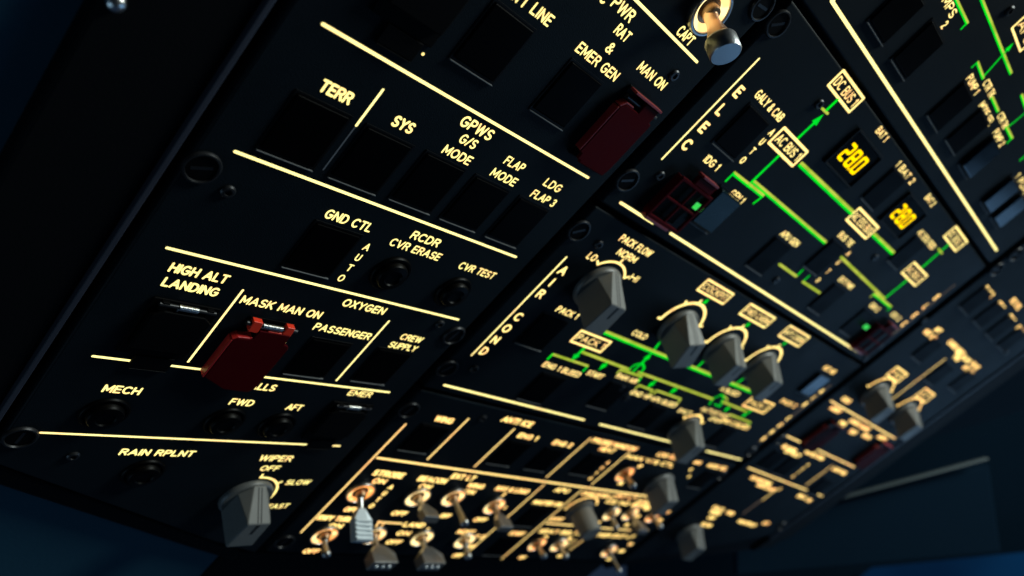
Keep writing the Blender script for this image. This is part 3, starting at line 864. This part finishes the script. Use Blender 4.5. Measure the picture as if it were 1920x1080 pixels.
# ================================================================== FUEL
PF = Panel('overhead_panel', 'black panel with fuel PUMP buttons above the long pale line', FC,
           [(-4, -420), (331, -420), (331, -231), (-4, -231)])
PF.bold, PF.mat = .95, 'mid'
PF.line([(1560, 0), (1868, 470)], 1.5, snap='h')
PF.line([(1450, -170), (1562, 3)], 1.5, snap='h')
PF.text('PUMPS', 1752, -20, 1782, 35, 4.0, .15)
PF.ctext('2', 1771, 46, 3.8)
PF.flow([(1785, -15), (1813, 44)], 1.5, mixed=True)
PF.flow([(1813, 43), (1802, 54)], 1.1)
PF.flow([(1832, -20), (1895, 138)], 1.6, mixed=True)
PF.arrow((1844, 143), (1900, 80), 1.0, 3.4)
PF.flow([(1822, 126), (1832, 117)], 1.0)
PF.flow([(1832, 117), (1843, 147)], 1.5, mixed=True)
PF.text('CTR TK', 1841, 158, 1855, 185, 3.8, .15)
PF.flow([(1859, 182), (1871, 209)], 1.6, mixed=True)
PF.text('CTR TK', 1868, 219, 1880, 243, 3.8, .15)
PF.flow([(1886, 238), (1897, 260)], 1.6, mixed=True)
PF.flow([(1897, 259), (1888, 268)], 1.1)
PF.flow([(1890, 238), (1935, 201)], 1.1)
PF.flow([(1915, 178), (1925, 208)], 1.6, mixed=True)
PF.flow([(1913, 300), (1922, 292)], 1.3)
PF.text('PUMP 1', 1810, 149, 1826, 179, 3.8, .15)
PF.text('MODE SEL', 1834, 199, 1853, 237, 3.8, .15)
PF.text('PUMP 2', 1860, 250, 1874, 276, 3.8, .15)
PF.text('1 PUMPS', 1903, 331, 1925, 378, 3.8, .15)
PF.legbox('APU', ((1895, 54), (1932, 18), (1948, 66), (1912, 98)), 1.0, 4.2)
PF.screw(*FC.px(1892, 20))
def bb(F, xl, yl, xr, yr, label, face='cap'):
    """Button from the photographed ends of its lower edge."""
    a, b = F.px(xl, yl), F.px(xr, yr)
    return button(F, (a[0] + b[0]) / 2, (a[1] + b[1]) / 2 - 10.5, label, face)
bb(FC, 1627, 39, 1654, 82, 'black push button near the top edge, left of the PUMPS 2 button')
bb(FC, 1671, 111, 1695, 147, 'black push button below the PUMPS 2 legend')
bb(FC, 1738, 215, 1757, 245, 'black push button below the PUMP 1 legend')
bb(FC, 1774, 262, 1788, 287, 'black push button below the MODE SEL legend')
bb(FC, 1797, 309, 1811, 331, 'push button with blue sheen below the PUMP 2 legend', 'glossy')
bb(FC, 1838, 378, 1850, 396, 'push button with blue sheen right of the long pale line end, upper of two', 'glossy')
bb(FC, 1857, 407, 1868, 424, 'push button with blue sheen right of the long pale line end, lower of two', 'glossy')
FU, FV = FC.px(1884, 45)

# ================================================================== ELEC
PE = Panel('overhead_panel', 'black ELEC panel with green bus diagram and two amber displays', FC,
           [(-4, -228.4), (331, -228.4), (331, -125.0), (-4, -125.0)])
PE.bold, PE.mat = .95, 'mid'
PE.line([(1163, 380), (1225, 418)], 1.35, snap='h')
PE.line([(1256, 438), (1610, 660)], 1.35, snap='h')
PE.line([(1423, 110), (1241, 298)], .85, snap='v')
PE.line([(1790, 534), (1672, 628)], .9, mat='dimline', snap='v')
PE.stack('ELEC', [(1385, 172), (1288, 271)], 5.4, .20, k=1.15)
PE.stack('ELEC', [(1756, 557), (1695, 607)], 5.2, .2, k=1.1, mat='warm')
PE.text('GALY & CAB', 1412, 181, 1460, 229, 4.0, .15)
PE.stack('AUTO', [(1447, 248), (1393, 300)], 3.6, .16)
PE.text('IDG 1', 1317, 302, 1341, 321, 3.9, .15)
g1 = PE.text('GEN 1', 1365, 366, 1388, 383, 3.9, .15)
PE.legbox('AC BUS 1', ((1437, 267), (1472, 237), (1517, 284), (1485, 314)), 1.3, 4.6)
PE.legbox('DC BUS 1', ((1549, 160), (1582, 129), (1622, 183), (1592, 213)), 1.2, 4.6)
PE.legbox('AC ESS BUS', ((1584, 412), (1612, 388), (1650, 426), (1622, 449)), 1.3, 4.6)
PE.legbox('DC BUS 2', ((1767, 444), (1792, 423), (1816, 452), (1792, 472)), 1.2, 4.4)
PE.legbox('AC BUS 2', ((1688, 512), (1715, 490), (1740, 517), (1716, 537)), 1.2, 4.4)
PE.flow([(1493, 262), (1534, 223)], 1.9)
PE.arrow((1525, 232), (1544, 214), 1.9, 4.6)
PE.flow([(1550, 206), (1570, 187)], 1.9)
PE.flow([(1541, 203), (1552, 213)], 1.4, lime=True)
PE.flow([(1402, 348), (1460, 292)], 1.9)
PE.flow([(1361, 339), (1375, 325)], 1.4)
PE.flow([(1375, 325), (1430, 368)], 2.0, mixed=True)
PE.flow([(1430, 368), (1413, 381)], 1.4)
PE.flow([(1413, 342), (1547, 455)], 2.1, mixed=True)
PE.flow([(1500, 308), (1598, 400)], 2.6, mixed=True)
PE.flow([(1637, 440), (1674, 475)], 2.6, mixed=True)
PE.flow([(1577, 482), (1658, 560)], 2.0, lime=True)
PE.flow([(1658, 560), (1702, 524)], 1.9)
PE.flow([(1638, 551), (1670, 576)], 2.0, mixed=True)
PE.flow([(1638, 551), (1632, 557)], 1.2, lime=True)
PE.flow([(1670, 576), (1664, 582)], 1.4)
PE.flow([(1728, 502), (1780, 457)], 2.0)
PE.flow([(1759, 466), (1766, 475)], 1.6, lime=True)
PE.flow([(1461, 495), (1493, 518)], 1.8, lime=True)
PE.flow([(1493, 518), (1505, 506)], 1.2)
PE.flow([(1505, 528), (1537, 549)], 1.8, lime=True)
PE.flow([(1505, 528), (1517, 517)], 1.2)
PE.text('APU GEN', 1460, 441, 1492, 463, 3.8, .15)
bt = PE.text('BUS TIE', 1569, 443, 1593, 463, 3.8, .15)
PE.stack('AUTO', [(1591, 475), (1534, 525)], 3.4, .16)
ex = PE.text('EXT PWR', 1570, 526, 1594, 543, 3.8, .15)
PE.text('BAT 1', 1640, 247, 1656, 267, 3.8, .15)
PE.text('1 BAT 2', 1677, 311, 1707, 346, 3.8, .15)
PE.text('BAT 2', 1732, 372, 1746, 388, 3.8, .15)
PE.text('AC ESS FEED', 1719, 437, 1746, 469, 3.8, .15)
g2 = PE.text('GEN 2', 1628, 574, 1643, 585, 3.8, .15)
i2 = PE.text('IDG 2', 1668, 591, 1683, 602, 3.8, .15)
for u, v, r in ((-1.5, -138.9, 30), (-1.3, -219.5, 40), (5, -228.4 + 8.5 - 14, 40)):
    if v > -226: PE.fastener(u, v, 5.2, r)
for q in ((1237, 329), (1535, 195), (1640, 482), (1455, 525)):
    PE.screw(*FC.px(*q), )
PE.screw(324, -128.8)
button(FC, 30.4, -183, 'black square push button below the GALY & CAB legend')
button(FC, 57.0, -150.2, 'dark push button with teal sheen below the GEN 1 legend', 'tealsheen')
bb(FC, 1398, 495, 1427, 514, 'black push button below the APU GEN legend')
button(FC, bt[0] - 1, bt[1] + 12.5, 'black push button below the BUS TIE legend')
button(FC, ex[0] - 1, ex[1] + 12.5, 'dark push button below the EXT PWR legend')
bb(FC, 1663, 487, 1681, 503, 'black push button below the AC ESS FEED legend')
button(FC, g2[0], g2[1] + 12.5, 'dark push button below the GEN 2 legend, beside the green lamp')
make('latticeguard', b_latticeguard, 'switch_guard', 'dark red lattice guard below the IDG 1 legend', 'switch guard', FC, 31.5, -143.5, group=GG)
make('latticeguard', b_latticeguard, 'switch_guard', 'dark red lattice guard below the IDG 2 legend', 'switch guard', FC, i2[0] - 2, -143.5, group=GG)
bb(FC, 1610, 364, 1640, 397, 'black push button between the two amber displays')

def b_display(o):
    link('housing', MB().frame(-17.5, 17.5, -10.6, 10.6, 1.2, 0, 1.4).mesh('housing', bevel=.3), M['bezel'], o)
    link('window', MB().box(-16.2, 16.2, -9.3, 9.3, .05, .5).mesh('window', bevel=.1), M['cap'], o)
    mb = MB()
    def seg7(x, s):
        w, h = 4.6, 8.6
        P = dict(a=((0, h), (w, h)), b=((w, h), (w, h / 2)), c=((w, h / 2), (w, 0)), d=((0, 0), (w, 0)), e=((0, h / 2), (0, 0)), f=((0, h), (0, h / 2)), g=((0, h / 2), (w, h / 2)))
        for i, k in enumerate(s):
            (x0, y0), (x1, y1) = P[k]
            sh = .06
            mb.ribbon([(x + x0 + .1 * (x1 - x0) + sh * y0, -4.3 + y0 + .1 * (y1 - y0)), (x + x1 - .1 * (x1 - x0) + sh * y1, -4.3 + y1 - .1 * (y1 - y0))], 1.6, .56 + .004 * i)
    seg7(-11.5, 'abged')
    seg7(-3.5, 'abcdefg')
    mb.ribbon([(3.0, -4.5), (3.02, -4.5)], 1.5, .56)
    seg7(5.0, 'abcdef')
    link('digits', mb.mesh('digits'), M['amber'], o)
a = [FC.px(*q) for q in ((1544, 301), (1607, 240), (1655, 293), (1590, 353))]
make('display', b_display, 'voltage_display', 'amber 28.0 display beside the BAT 1 legend, upper of two', 'display', FC, sum(q[0] for q in a) / 4, sum(q[1] for q in a) / 4, group='amber battery displays')
a = [FC.px(*q) for q in ((1665, 407), (1698, 379), (1720, 404), (1688, 431))]
make('display', b_display, 'voltage_display', 'amber 28.0 display beside the BAT 2 legend, lower of two', 'display', FC, sum(q[0] for q in a) / 4, sum(q[1] for q in a) / 4, group='amber battery displays')
def lamp(F, x, y, label):
    u, v = F.px(x, y, 3)
    make('lamp', lambda o: link('lens', MB().box(-3.0, 3.0, -1.7, 1.7, 0, 1.0).mesh('lens', bevel=.3), M['greenlamp'], o), 'indicator_lamp', label, 'indicator lamp', F, u, v, w=2.5, group='small green indicator lamps')
lamp(FC, 1309, 389, 'small green lamp between the IDG 1 guard and the GEN 1 button')
lamp(FC, 1624, 613, 'small green lamp left of the IDG 2 guard')

# ================================================================== AIR COND
PA = Panel('overhead_panel', 'black AIR COND panel with PACK FLOW knob and green air diagram', FC,
           [(-4, -122.4), (331, -122.4), (331, -2.6), (-4, -2.6)])
PA.bold, PA.mat = .95, 'mid'
PA.line([(833, 722), (1095, 787)], 1.3, snap='h')
PA.line([(1125, 795), (1258, 829)], 1.3, snap='h')
PA.line([(1325, 845), (1388, 862)], 1.3, snap='h')
PA.line([(1062, 482), (884, 666)], .85, snap='v')
PA.line([(1556, 721), (1425, 830)], .9, mat='dimline', snap='v')
PA.stack('AIR', [(1056, 507), (1014, 551)], 5.2, .175, k=1.1)
PA.stack('COND', [(972, 594), (908, 658)], 5.2, .175, k=1.1)
PA.stack('AIR', [(1541, 733), (1509, 758)], 5.2, .2, mat='warm')
PA.stack('COND', [(1478, 784), (1432, 822)], 5.2, .2, mat='warm')
PA.text('PACK FLOW', 1158, 451, 1216, 482, 4.0, .155)
PA.text('NORM', 1153, 477, 1188, 493, 4.0, .155)
PA.text('LO', 1097, 484, 1113, 490, 3.9, .155)
PA.text('HI', 1177, 524, 1191, 529, 3.9, .155)
p1 = PA.text('PACK 1', 1039, 584, 1079, 598, 3.9, .155)
PA.dial(35.2, -90.8, 13.8, -52, 52, (-52, 0, 52), 1.2, 2.6)
PA.legbox('COCKPIT', ((1304, 543), (1330, 522), (1377, 551), (1355, 572)), 1.2, 4.2)
PA.legbox('FWD CABIN', ((1384, 588), (1408, 568), (1456, 596), (1432, 616)), 1.2, 4.2)
PA.legbox('AFT CABIN', ((1457, 629), (1482, 610), (1519, 630), (1497, 652)), 1.2, 4.2)
PA.text('COLD', 1182, 627, 1208, 637, 3.8, .155)
for u, v in ((112.0, -88.6), (165.0, -87.5), (216.5, -87.5)):
    PA.dial(u, v, 16.9, -92, 72, (-92, -40, -8, 72), 1.75, 2.4)
PA.arrow((1327, 563), (1314, 571), 1.5, 3)
PA.arrow((1405, 607), (1394, 613), 1.5, 3)
PA.arrow((1475, 641), (1464, 648), 1.5, 3)
PA.flow([(1133, 623), (1410, 735)], 2.6, mixed=True)
PA.flow([(1236, 643), (1222, 662)], 1.9)
PA.flow([(1317, 679), (1303, 693)], 1.9)
PA.flow([(1392, 711), (1377, 722)], 1.9)
PA.arrow((1204, 680), (1222, 661), 1.9, 4.4)
PA.flow([(1092, 660), (1180, 693)], 2.0, lime=True)
PA.flow([(1197, 698), (1336, 748)], 2.0, lime=True)
PA.flow([(1204, 681), (1190, 684), (1180, 692)], 1.5)
PA.flow([(1205, 681), (1195, 688), (1186, 698)], 1.5)
PA.flow([(1205, 681), (1208, 690), (1201, 699)], 1.6)
PA.legbox('PACK 1', ((1067, 639), (1092, 617), (1147, 641), (1125, 663)), 1.2, 4.2)
PA.arrow((1095, 653), (1070, 677), 1.9, 4.4)
PA.flow([(1027, 673), (1036, 664)], 1.5)
PA.flow([(1036, 664), (1102, 686)], 1.7, lime=True)
PA.flow([(1102, 686), (1093, 696)], 1.5)
e1 = PA.text('ENG 1 BLEED', 1015, 686, 1083, 708, 3.8, .16)
PA.text('START', 1097, 702, 1126, 711, 3.8, .16)
PA.arrow((1138, 680), (1122, 694), 1.6, 4.2)
PA.flow([(1157, 700), (1163, 693)], 1.4, lime=True)
PA.flow([(1163, 693), (1203, 706)], 1.8, lime=True)
PA.flow([(1203, 706), (1197, 715)], 1.6)
ra = PA.text('RAM AIR', 1153, 707, 1190, 720, 3.8, .16)
PA.arrow((1230, 713), (1212, 728), 1.8, 4.4)
PA.arrow((1268, 728), (1254, 739), 1.8, 4.4)
PA.flow([(1192, 728), (1198, 722), (1224, 732), (1218, 739)], 1.6, lime=True)
PA.flow([(1226, 738), (1231, 732), (1276, 748), (1271, 755)], 1.7, lime=True)
PA.text('GND HP', 1179, 738, 1216, 749, 3.8, .16)
ab = PA.text('APU BLEED', 1219, 749, 1263, 765, 3.8, .16)
PA.text('X BLEED', 1349, 731, 1381, 744, 3.8, .16)
PA.text('SHUT', 1269, 771, 1291, 779, 3.6, .16)
PA.text('AUTO', 1313, 768, 1335, 777, 3.6, .16)
PA.text('OPEN', 1327, 787, 1348, 793, 3.6, .16)
PA.text('START', 1336, 777, 1362, 785, 3.6, .16)
PA.mat = 'warm'
e2 = PA.text('ENG 2 BLEED', 1352, 788, 1397, 808, 3.8, .16)
PA.dial(216.6, -20.5, 14.5, -52, 52, (-52, 0, 52), 1.3, 2.2)
PA.legbox('PACK 2', ((1392, 760), (1412, 742), (1452, 757), (1432, 777)), 1.2, 4.2)
PA.flow([(1336, 748), (1343, 744), (1353, 740), (1358, 745), (1352, 753)], 1.3)
PA.flow([(1336, 748), (1330, 758)], 1.3)
PA.flow([(1340, 758), (1350, 762), (1354, 753)], 1.3)
PA.flow([(1355, 753), (1399, 771)], 2.0, lime=True)
PA.arrow((1408, 770), (1387, 783), 1.9, 4.2)
PA.arrow((1367, 763), (1356, 773), 1.7, 4.2)
PA.flow([(1368, 777), (1407, 792)], 1.8, lime=True)
PA.flow([(1407, 792), (1400, 799)], 1.4)
PA.flow([(1357, 742), (1364, 748), (1359, 756)], 1.3, lime=True)
PA.text('PACK 2', 1461, 754, 1488, 765, 3.8, .16)
ha = PA.text('HOT AIR', 1541, 692, 1561, 702, 3.8, .16)
PA.fastener(-1.5, -109.3, 5.2, 40)
PA.fastener(-1.4, -17.5, 5.2, 60)
PA.fastener(327, -17.5, 5.2, 60)
for q in ((1122, 458), (889, 691), (1165, 727), (1174, 746), (1414, 843)):
    PA.screw(*FC.px(*q))
button(FC, p1[0] - 3.5, p1[1] + 13, 'black push button below the upper PACK 1 legend')
button(FC, e1[0] - 1, e1[1] + 13.5, 'black push button below the ENG 1 BLEED legend')
button(FC, ra[0], ra[1] + 13.5, 'black push button below the RAM AIR legend')
button(FC, ab[0], ab[1] + 12.5, 'black push button below the APU BLEED legend')
button(FC, e2[0], e2[1] + 12.5, 'black push button below the ENG 2 BLEED legend')
button(FC, ha[0], ha[1] + 13.0, 'push button with blue sheen below the HOT AIR legend', 'glossy')
knob(FC, 35.6, -89.0, 0, 'grey rotary knob below the PACK FLOW legend')
knob(FC, 112.4, -88.0, 22, 'grey rotary knob below the COCKPIT legend')
knob(FC, 165.0, -87.0, 4, 'grey rotary knob below the FWD CABIN legend')
knob(FC, 216.5, -87.5, 2, 'grey rotary knob below the AFT CABIN legend')
knob(FC, 216.6, -20.5, 0, 'grey rotary knob below the SHUT AUTO OPEN arc')

# ================================================================== ANTI ICE, lights, signs
PI = Panel('overhead_panel', 'black lowest centre panel with ANTI ICE, STROBE and LAND switches', FC,
           [(-4, -0.2), (331, -0.2), (331, 138.5), (-4, 138.5)])
PI.mat, PI.lmat, PI.bold = 'warm', 'warmline', 1.3
PI.line([(708, 858), (1245, 935)], 1.45, snap='h')
for a, b in (((760, 795), (565, 998)), ((878, 785), (802, 861)), ((964, 804), (890, 875)), ((1107, 821), (1025, 895)), ((1190, 840), (1108, 908)),
             ((1018, 908), (878, 1037)), ((1086, 917), (946, 1048))):
    PI.line([a, b], .95, snap='v')
wg = PI.text('WING', 811, 789, 845, 795, 4.0, .155)
PI.text('ANTI ICE', 939, 788, 992, 803, 4.2, .16)
n1 = PI.text('ENG 1', 968, 819, 1003, 827, 3.8, .16)
n2 = PI.text('ENG 2', 1034, 832, 1068, 840, 3.8, .16)
pw = PI.text('PROBE/WINDOW', 1108, 827, 1188, 848, 4.0, .16)
PI.text('HEAT', 1121, 844, 1148, 850, 3.8, .16)
PI.stack('AUTO', [(1140, 867), (1107, 897)], 3.4, .2)
PI.text('MAN V/S CTL', 1174, 857, 1257, 878, 3.8, .16)
PI.ctext('UP', 1200, 874, 3.6, .18)
PI.ctext('DN', 1164, 906, 3.6, .18)
PI.text('LDG ELEV', 1232, 852, 1273, 866, 3.8, .16)
ms = PI.text('MODE SEL', 1326, 873, 1357, 884, 3.8, .16)
for s, x, y in (('14', 1250, 893), ('12', 1234, 907), ('10', 1222, 922), ('AUTO', 1308, 867), ('-2', 1295, 880), ('0', 1292, 893), ('8', 1215, 930)):
    PI.ctext(s, x, y, 3.6, .18)
PI.text('STROBE', 696, 890, 752, 898, 4.4, .16)
PI.text('ON', 696, 904, 718, 909, 4.0, .16)
PI.stack('AUTO', [(733, 913), (697, 948)], 4.0, .2)
PI.text('OFF', 642, 958, 666, 961, 4.0, .16)
PI.text('BEACON', 781, 900, 832, 908, 4.2, .16)
PI.text('ON', 783, 914, 803, 919, 4.0, .16)
PI.text('OFF', 731, 965, 758, 968, 4.0, .16)
PI.text('RWY TURN', 592, 974, 657, 979, 4.2, .16)
PI.text('ON', 613, 988, 637, 992, 4.0, .16)
PI.text('OFF', 566, 1036, 593, 1039, 4.0, .16)
PI.line([(710, 978), (753, 982)], 1.3, name='bracket_line', snap='h')
PI.line([(705, 987), (711, 977)], 1.0, name='bracket_line')
PI.text('LAND', 754, 986, 791, 990, 4.2, .16)
PI.text('ON', 741, 1002, 764, 1005, 4.0, .16)
PI.text('OFF', 721, 1019, 748, 1021, 4.0, .16)
PI.ctext('R', 801, 993, 3.8, .18)
PI.ctext('L', 718, 985, 3.8, .18)
PI.text('EXT LT', 843, 896, 886, 902, 4.2, .16)
PI.text('WING', 873, 913, 903, 917, 4.0, .16)
PI.text('ON', 866, 924, 885, 928, 4.0, .16)
PI.text('OFF', 821, 970, 840, 972, 4.0, .16)
PI.text('NAV & LOGO', 927, 918, 986, 927, 4.2, .16)
PI.ctext('2', 945, 927, 3.8, .18)
PI.ctext('1', 947, 952, 3.8, .18)
PI.text('OFF', 885, 977, 908, 979, 4.0, .16)
PI.text('NOSE', 855, 999, 884, 1003, 4.2, .16)
PI.text('T.O', 887, 1008, 905, 1011, 3.8, .16)
PI.text('TAXI', 868, 1026, 887, 1028, 3.8, .16)
PI.text('OFF', 847, 1043, 862, 1046, 3.8, .16)
PI.text('APU', 1037, 921, 1062, 925, 4.2, .16)
mw = PI.text('MASTER SW', 998, 943, 1048, 951, 4.0, .16)
st = PI.text('START', 954, 1001, 977, 1006, 4.0, .16)
PI.text('OVHD INTEG LT', 1088, 927, 1149, 936, 3.9, .16)
PI.text('INT LT', 1154, 932, 1188, 938, 4.0, .16)
PI.text('ICE IND &', 1134, 942, 1188, 950, 3.9, .16)
PI.text('DOME', 1192, 942, 1216, 946, 3.9, .16)
PI.text('STBY COMPASS', 1186, 949, 1216, 953, 3.4, .16)
PI.ctext('BRT', 1213, 954, 3.6, .18)
PI.ctext('ANN LT', 1235, 949, 3.6, .18)
PI.ctext('TEST', 1250, 960, 3.6, .18)
PI.ctext('DIM', 1237, 975, 3.8, .18)
PI.ctext('OFF', 1195, 968, 3.6, .18)
PI.dial(207.1, 74.7, 14.4, -98, 60, (), 1.3)
PI.text('OFF', 1028, 976, 1051, 978, 4.0, .16)
PI.line([(1025, 981), (1074, 985)], 1.3, name='bracket_line', snap='h')
PI.text('SEAT BELTS', 1011, 996, 1084, 1006, 4.2, .16)
PI.ctext('ON', 1022, 1007, 3.8, .18)
PI.ctext('OFF', 979, 1045, 3.8, .18)
PI.ctext('ON', 1067, 1010, 3.8, .18)
PI.ctext('OFF', 1051, 1042, 3.8, .18)
PI.line([(1068, 1031), (1095, 1011)], 1.0, name='bracket_line')
PI.line([(1060, 1025), (1080, 1012)], 1.0, name='bracket_line')
PI.line([(1119, 988), (1181, 995)], 1.3, name='bracket_line', snap='h')
PI.text('EMER EXIT LT', 1116, 1002, 1181, 1013, 4.2, .16)
PI.ctext('ON', 1182, 1020, 3.9, .18)
PI.ctext('ARM', 1165, 1033, 3.9, .18)
PI.ctext('OFF', 1143, 1048, 3.9, .18)
PI.ctext('ON', 1175, 984, 3.6, .18)
PI.ctext('DIM', 1210, 994, 3.6, .18)
PI.ctext('OFF', 1120, 980, 3.6, .18)
PI.fastener(-0.6, 13.7, 5.2, 75)
PI.fastener(0.5, 128, 5.2, 75)
PI.fastener(327, 13.7, 5.2, 75)
for q in ((905, 784),):
    PI.screw(*FC.px(*q))
button(FC, wg[0] - 1, wg[1] + 13.5, 'black push button below the WING legend of the anti ice row')
button(FC, n1[0] - 1, n1[1] + 13.5, 'black push button below the ENG 1 legend')
button(FC, n2[0] - 1, n2[1] + 13.5, 'black push button below the ENG 2 legend')
button(FC, pw[0] - 4, pw[1] + 19.5, 'black push button below the PROBE/WINDOW HEAT legend')
button(FC, ms[0], ms[1] + 13.5, 'black push button below the MODE SEL legend beside the LDG ELEV knob')
button(FC, mw[0] - 1, mw[1] + 13.5, 'black push button below the MASTER SW legend')
button(FC, st[0] - 1, st[1] + 13.5, 'black push button below the START legend of the APU box')
knob(FC, 262, 36, 10, 'grey rotary knob below the LDG ELEV legend')
make('roundknob', b_roundknob, 'dimmer_knob', 'smooth round grey knob below the OVHD INTEG LT legend', 'knob', FC, 207.1, 75.0, group='smooth round knobs')
toggle(FC, 16.4, 79, 'ridged', 20, 'ridged pale paddle switch below the STROBE legend')
toggle(FC, 55.9, 78, 'paddle', -12, 'grey paddle switch below the BEACON legend')
toggle(FC, 81.5, 75, 'thin', -4, 'thin round lever switch below the EXT LT WING legend')
toggle(FC, 121, 79, 'paddle', -4, 'grey paddle switch below the NAV & LOGO legend')
toggle(FC, 20, 119, 'short', 10, 'short round lever switch below the RWY TURN legend')
toggle(FC, 53, 117, 'wide', 0, 'wide three stud paddle switch left of the LAND ON legend')
toggle(FC, 90.7, 117, 'wide', 0, 'wide three stud paddle switch right of the LAND ON legend')
toggle(FC, 128.7, 117.5, 'short', 10, 'short round lever switch below the NOSE legend')
toggle(FC, 208.3, 30.5, 'short', -6, 'short round lever switch below the MAN V/S CTL legend')
toggle(FC, 245.9, 74.5, 'short', 10, 'short amber lever switch below the ICE IND legend')
toggle(FC, 268.2, 72, 'paddle', -6, 'small paddle switch below the DOME legend')
toggle(FC, 301, 72, 'short', -6, 'short lever switch below the ANN LT legend')
toggle(FC, 203, 117.5, 'short', -6, 'short lever switch left below the SEAT BELTS legend')
toggle(FC, 228.4, 117, 'short', -6, 'short lever switch right below the SEAT BELTS legend')
toggle(FC, 300, 122, 'thin', 0, 'long bright lever switch below the EMER EXIT LT legend')

# ================================================================== RIGHT COLUMN
PR = Panel('overhead_panel', 'blurred black far right panel with CARGO HEAT and VENTILATION rows', FR,
           [(11.6, -420), (161.5, -420), (161.5, 61), (43.5, 123.5), (11.6, 138)])
PR.mat, PR.lmat, PR.bold = 'warm', 'warmline', 1.3
PR.line([(1557, 752), (1632, 794)], 1.2, snap='h')
PR.line([(1633, 796), (1678, 822)], 1.2, snap='h')
PR.line([(1476, 817), (1508, 833)], 1.2, snap='h')
PR.line([(1516, 837), (1603, 875)], 1.2, snap='h')
PR.line([(1403, 877), (1542, 930)], 1.2, snap='h')
PR.line([(1772, 672), (1672, 750)], .9, snap='v')
PR.line([(1458, 915), (1430, 938)], .9, snap='v')
PR.line([(1428, 938), (1392, 963)], .9, mat='dimline', snap='v')
PR.line([(1560, 872), (1512, 910)], .9, snap='v')
for s, x, y in (('ELAC 2', 1854, 547), ('SEC 2', 1876, 573), ('FLT CTL', 1905, 570), ('SEC 3', 1896, 597), ('FAC 2', 1913, 618),
                ('HOT AIR', 1744, 628), ('AFT', 1759, 619), ('CARGO HEAT', 1793, 652), ('FWD', 1794, 671), ('ISOL VALVE', 1806, 668), ('AFT ISOL', 1816, 694), ('VALVE', 1828, 685),
                ('COLD', 1587, 750), ('AGENT', 1567, 768), ('FWD', 1580, 794), ('CARGO SMOKE', 1612, 797), ('TEST', 1599, 810), ('DISCH', 1625, 818), ('AGENT', 1654, 821),
                ('BLOWER', 1480, 841), ('EXTRACT', 1487, 850), ('VENTILATION', 1527, 853), ('CAB FANS', 1574, 883), ('N1 MODE', 1421, 899),
                ('ENG', 1440, 906), ('MAN START', 1437, 914), ('1', 1462, 917), ('ENG 2', 1504, 931), ('ON', 1517, 938),
                ('RAIN RPLNT', 1401, 981), ('FWD', 1369, 962), ('AFT', 1436, 981), ('WIPER', 1341, 961), ('OFF', 1334, 971), ('SLOW', 1325, 984), ('CALLS', 1347, 953)):
    PR.ctext(s, x, y, 4.5, .17, .98)
PR.stack('AUTO', [(1485, 858), (1455, 881)], 3.4, .2, mat='dimline')
PR.stack('AUTO', [(1515, 871), (1487, 893)], 3.4, .2)
PR.legbox('FWD', ((1661, 702), (1683, 687), (1703, 701), (1682, 719)), 1.3, 4.2)
PR.legbox('AFT', ((1715, 742), (1736, 727), (1753, 739), (1734, 757)), 1.3, 4.2)
PR.dial(54, -111, 16.5, -85, 62, (-85, -40, 0, 62), 1.4, 2.2)
PR.dial(115, -111, 16.5, -85, 62, (-85, -40, 0, 62), 1.4, 2.2)
for u, v in ((16, -247), (15.8, -232), (15.8, -38), (156, 46)):
    PR.fastener(u, v, 5.4, 30)
for q in ((1732, 600), (1650, 648), (1886, 660)):
    PR.screw(*FR.px(*q))
for u, l in ((34, 'first black push button of the FLT CTL row, beside ELAC 2'), (66, 'second black push button of the FLT CTL row, beside SEC 2'),
             (97, 'third black push button of the FLT CTL row, beside SEC 3'), (128, 'last black push button of the FLT CTL row, beside FAC 2')):
    button(FR, u, -209, l)
button(FR, 49.5, -161, 'black push button below the HOT AIR legend of the right panel')
button(FR, 97, -153, 'black push button right of the vertical cargo line')
button(FR, 136, -160, 'black push button at the right rim below the FLT CTL row')
for i, (x, y) in enumerate(((1455, 868), (1484, 880))):
    u, v = FR.px(x, y)
    button(FR, u - 10, v - 1, ('black push button left of the dim AUTO letters', 'black push button left of the brighter AUTO letters')[i])
u, v = FR.px(1537, 912)
button(FR, u, v, 'black push button below the CAB FANS legend')
knob(FR, 54, -109.5, 0, 'grey rotary knob below the FWD box of the right panel')
knob(FR, 115, -109.5, 0, 'grey rotary knob below the AFT box of the right panel')
knob(FR, 48.2, 84.5, 0, 'grey rotary knob at the lower end of the right panel')
u, v = FR.px(1537, 815)
make('manguard', b_manguard, 'switch_guard', 'blurred dark red guard left below the CARGO SMOKE legend', 'switch guard', FR, u, v, group=GG)
u, v = FR.px(1632, 850)
make('manguard', b_manguard, 'switch_guard', 'blurred dark red guard right below the CARGO SMOKE legend', 'switch guard', FR, u, v, group=GG)
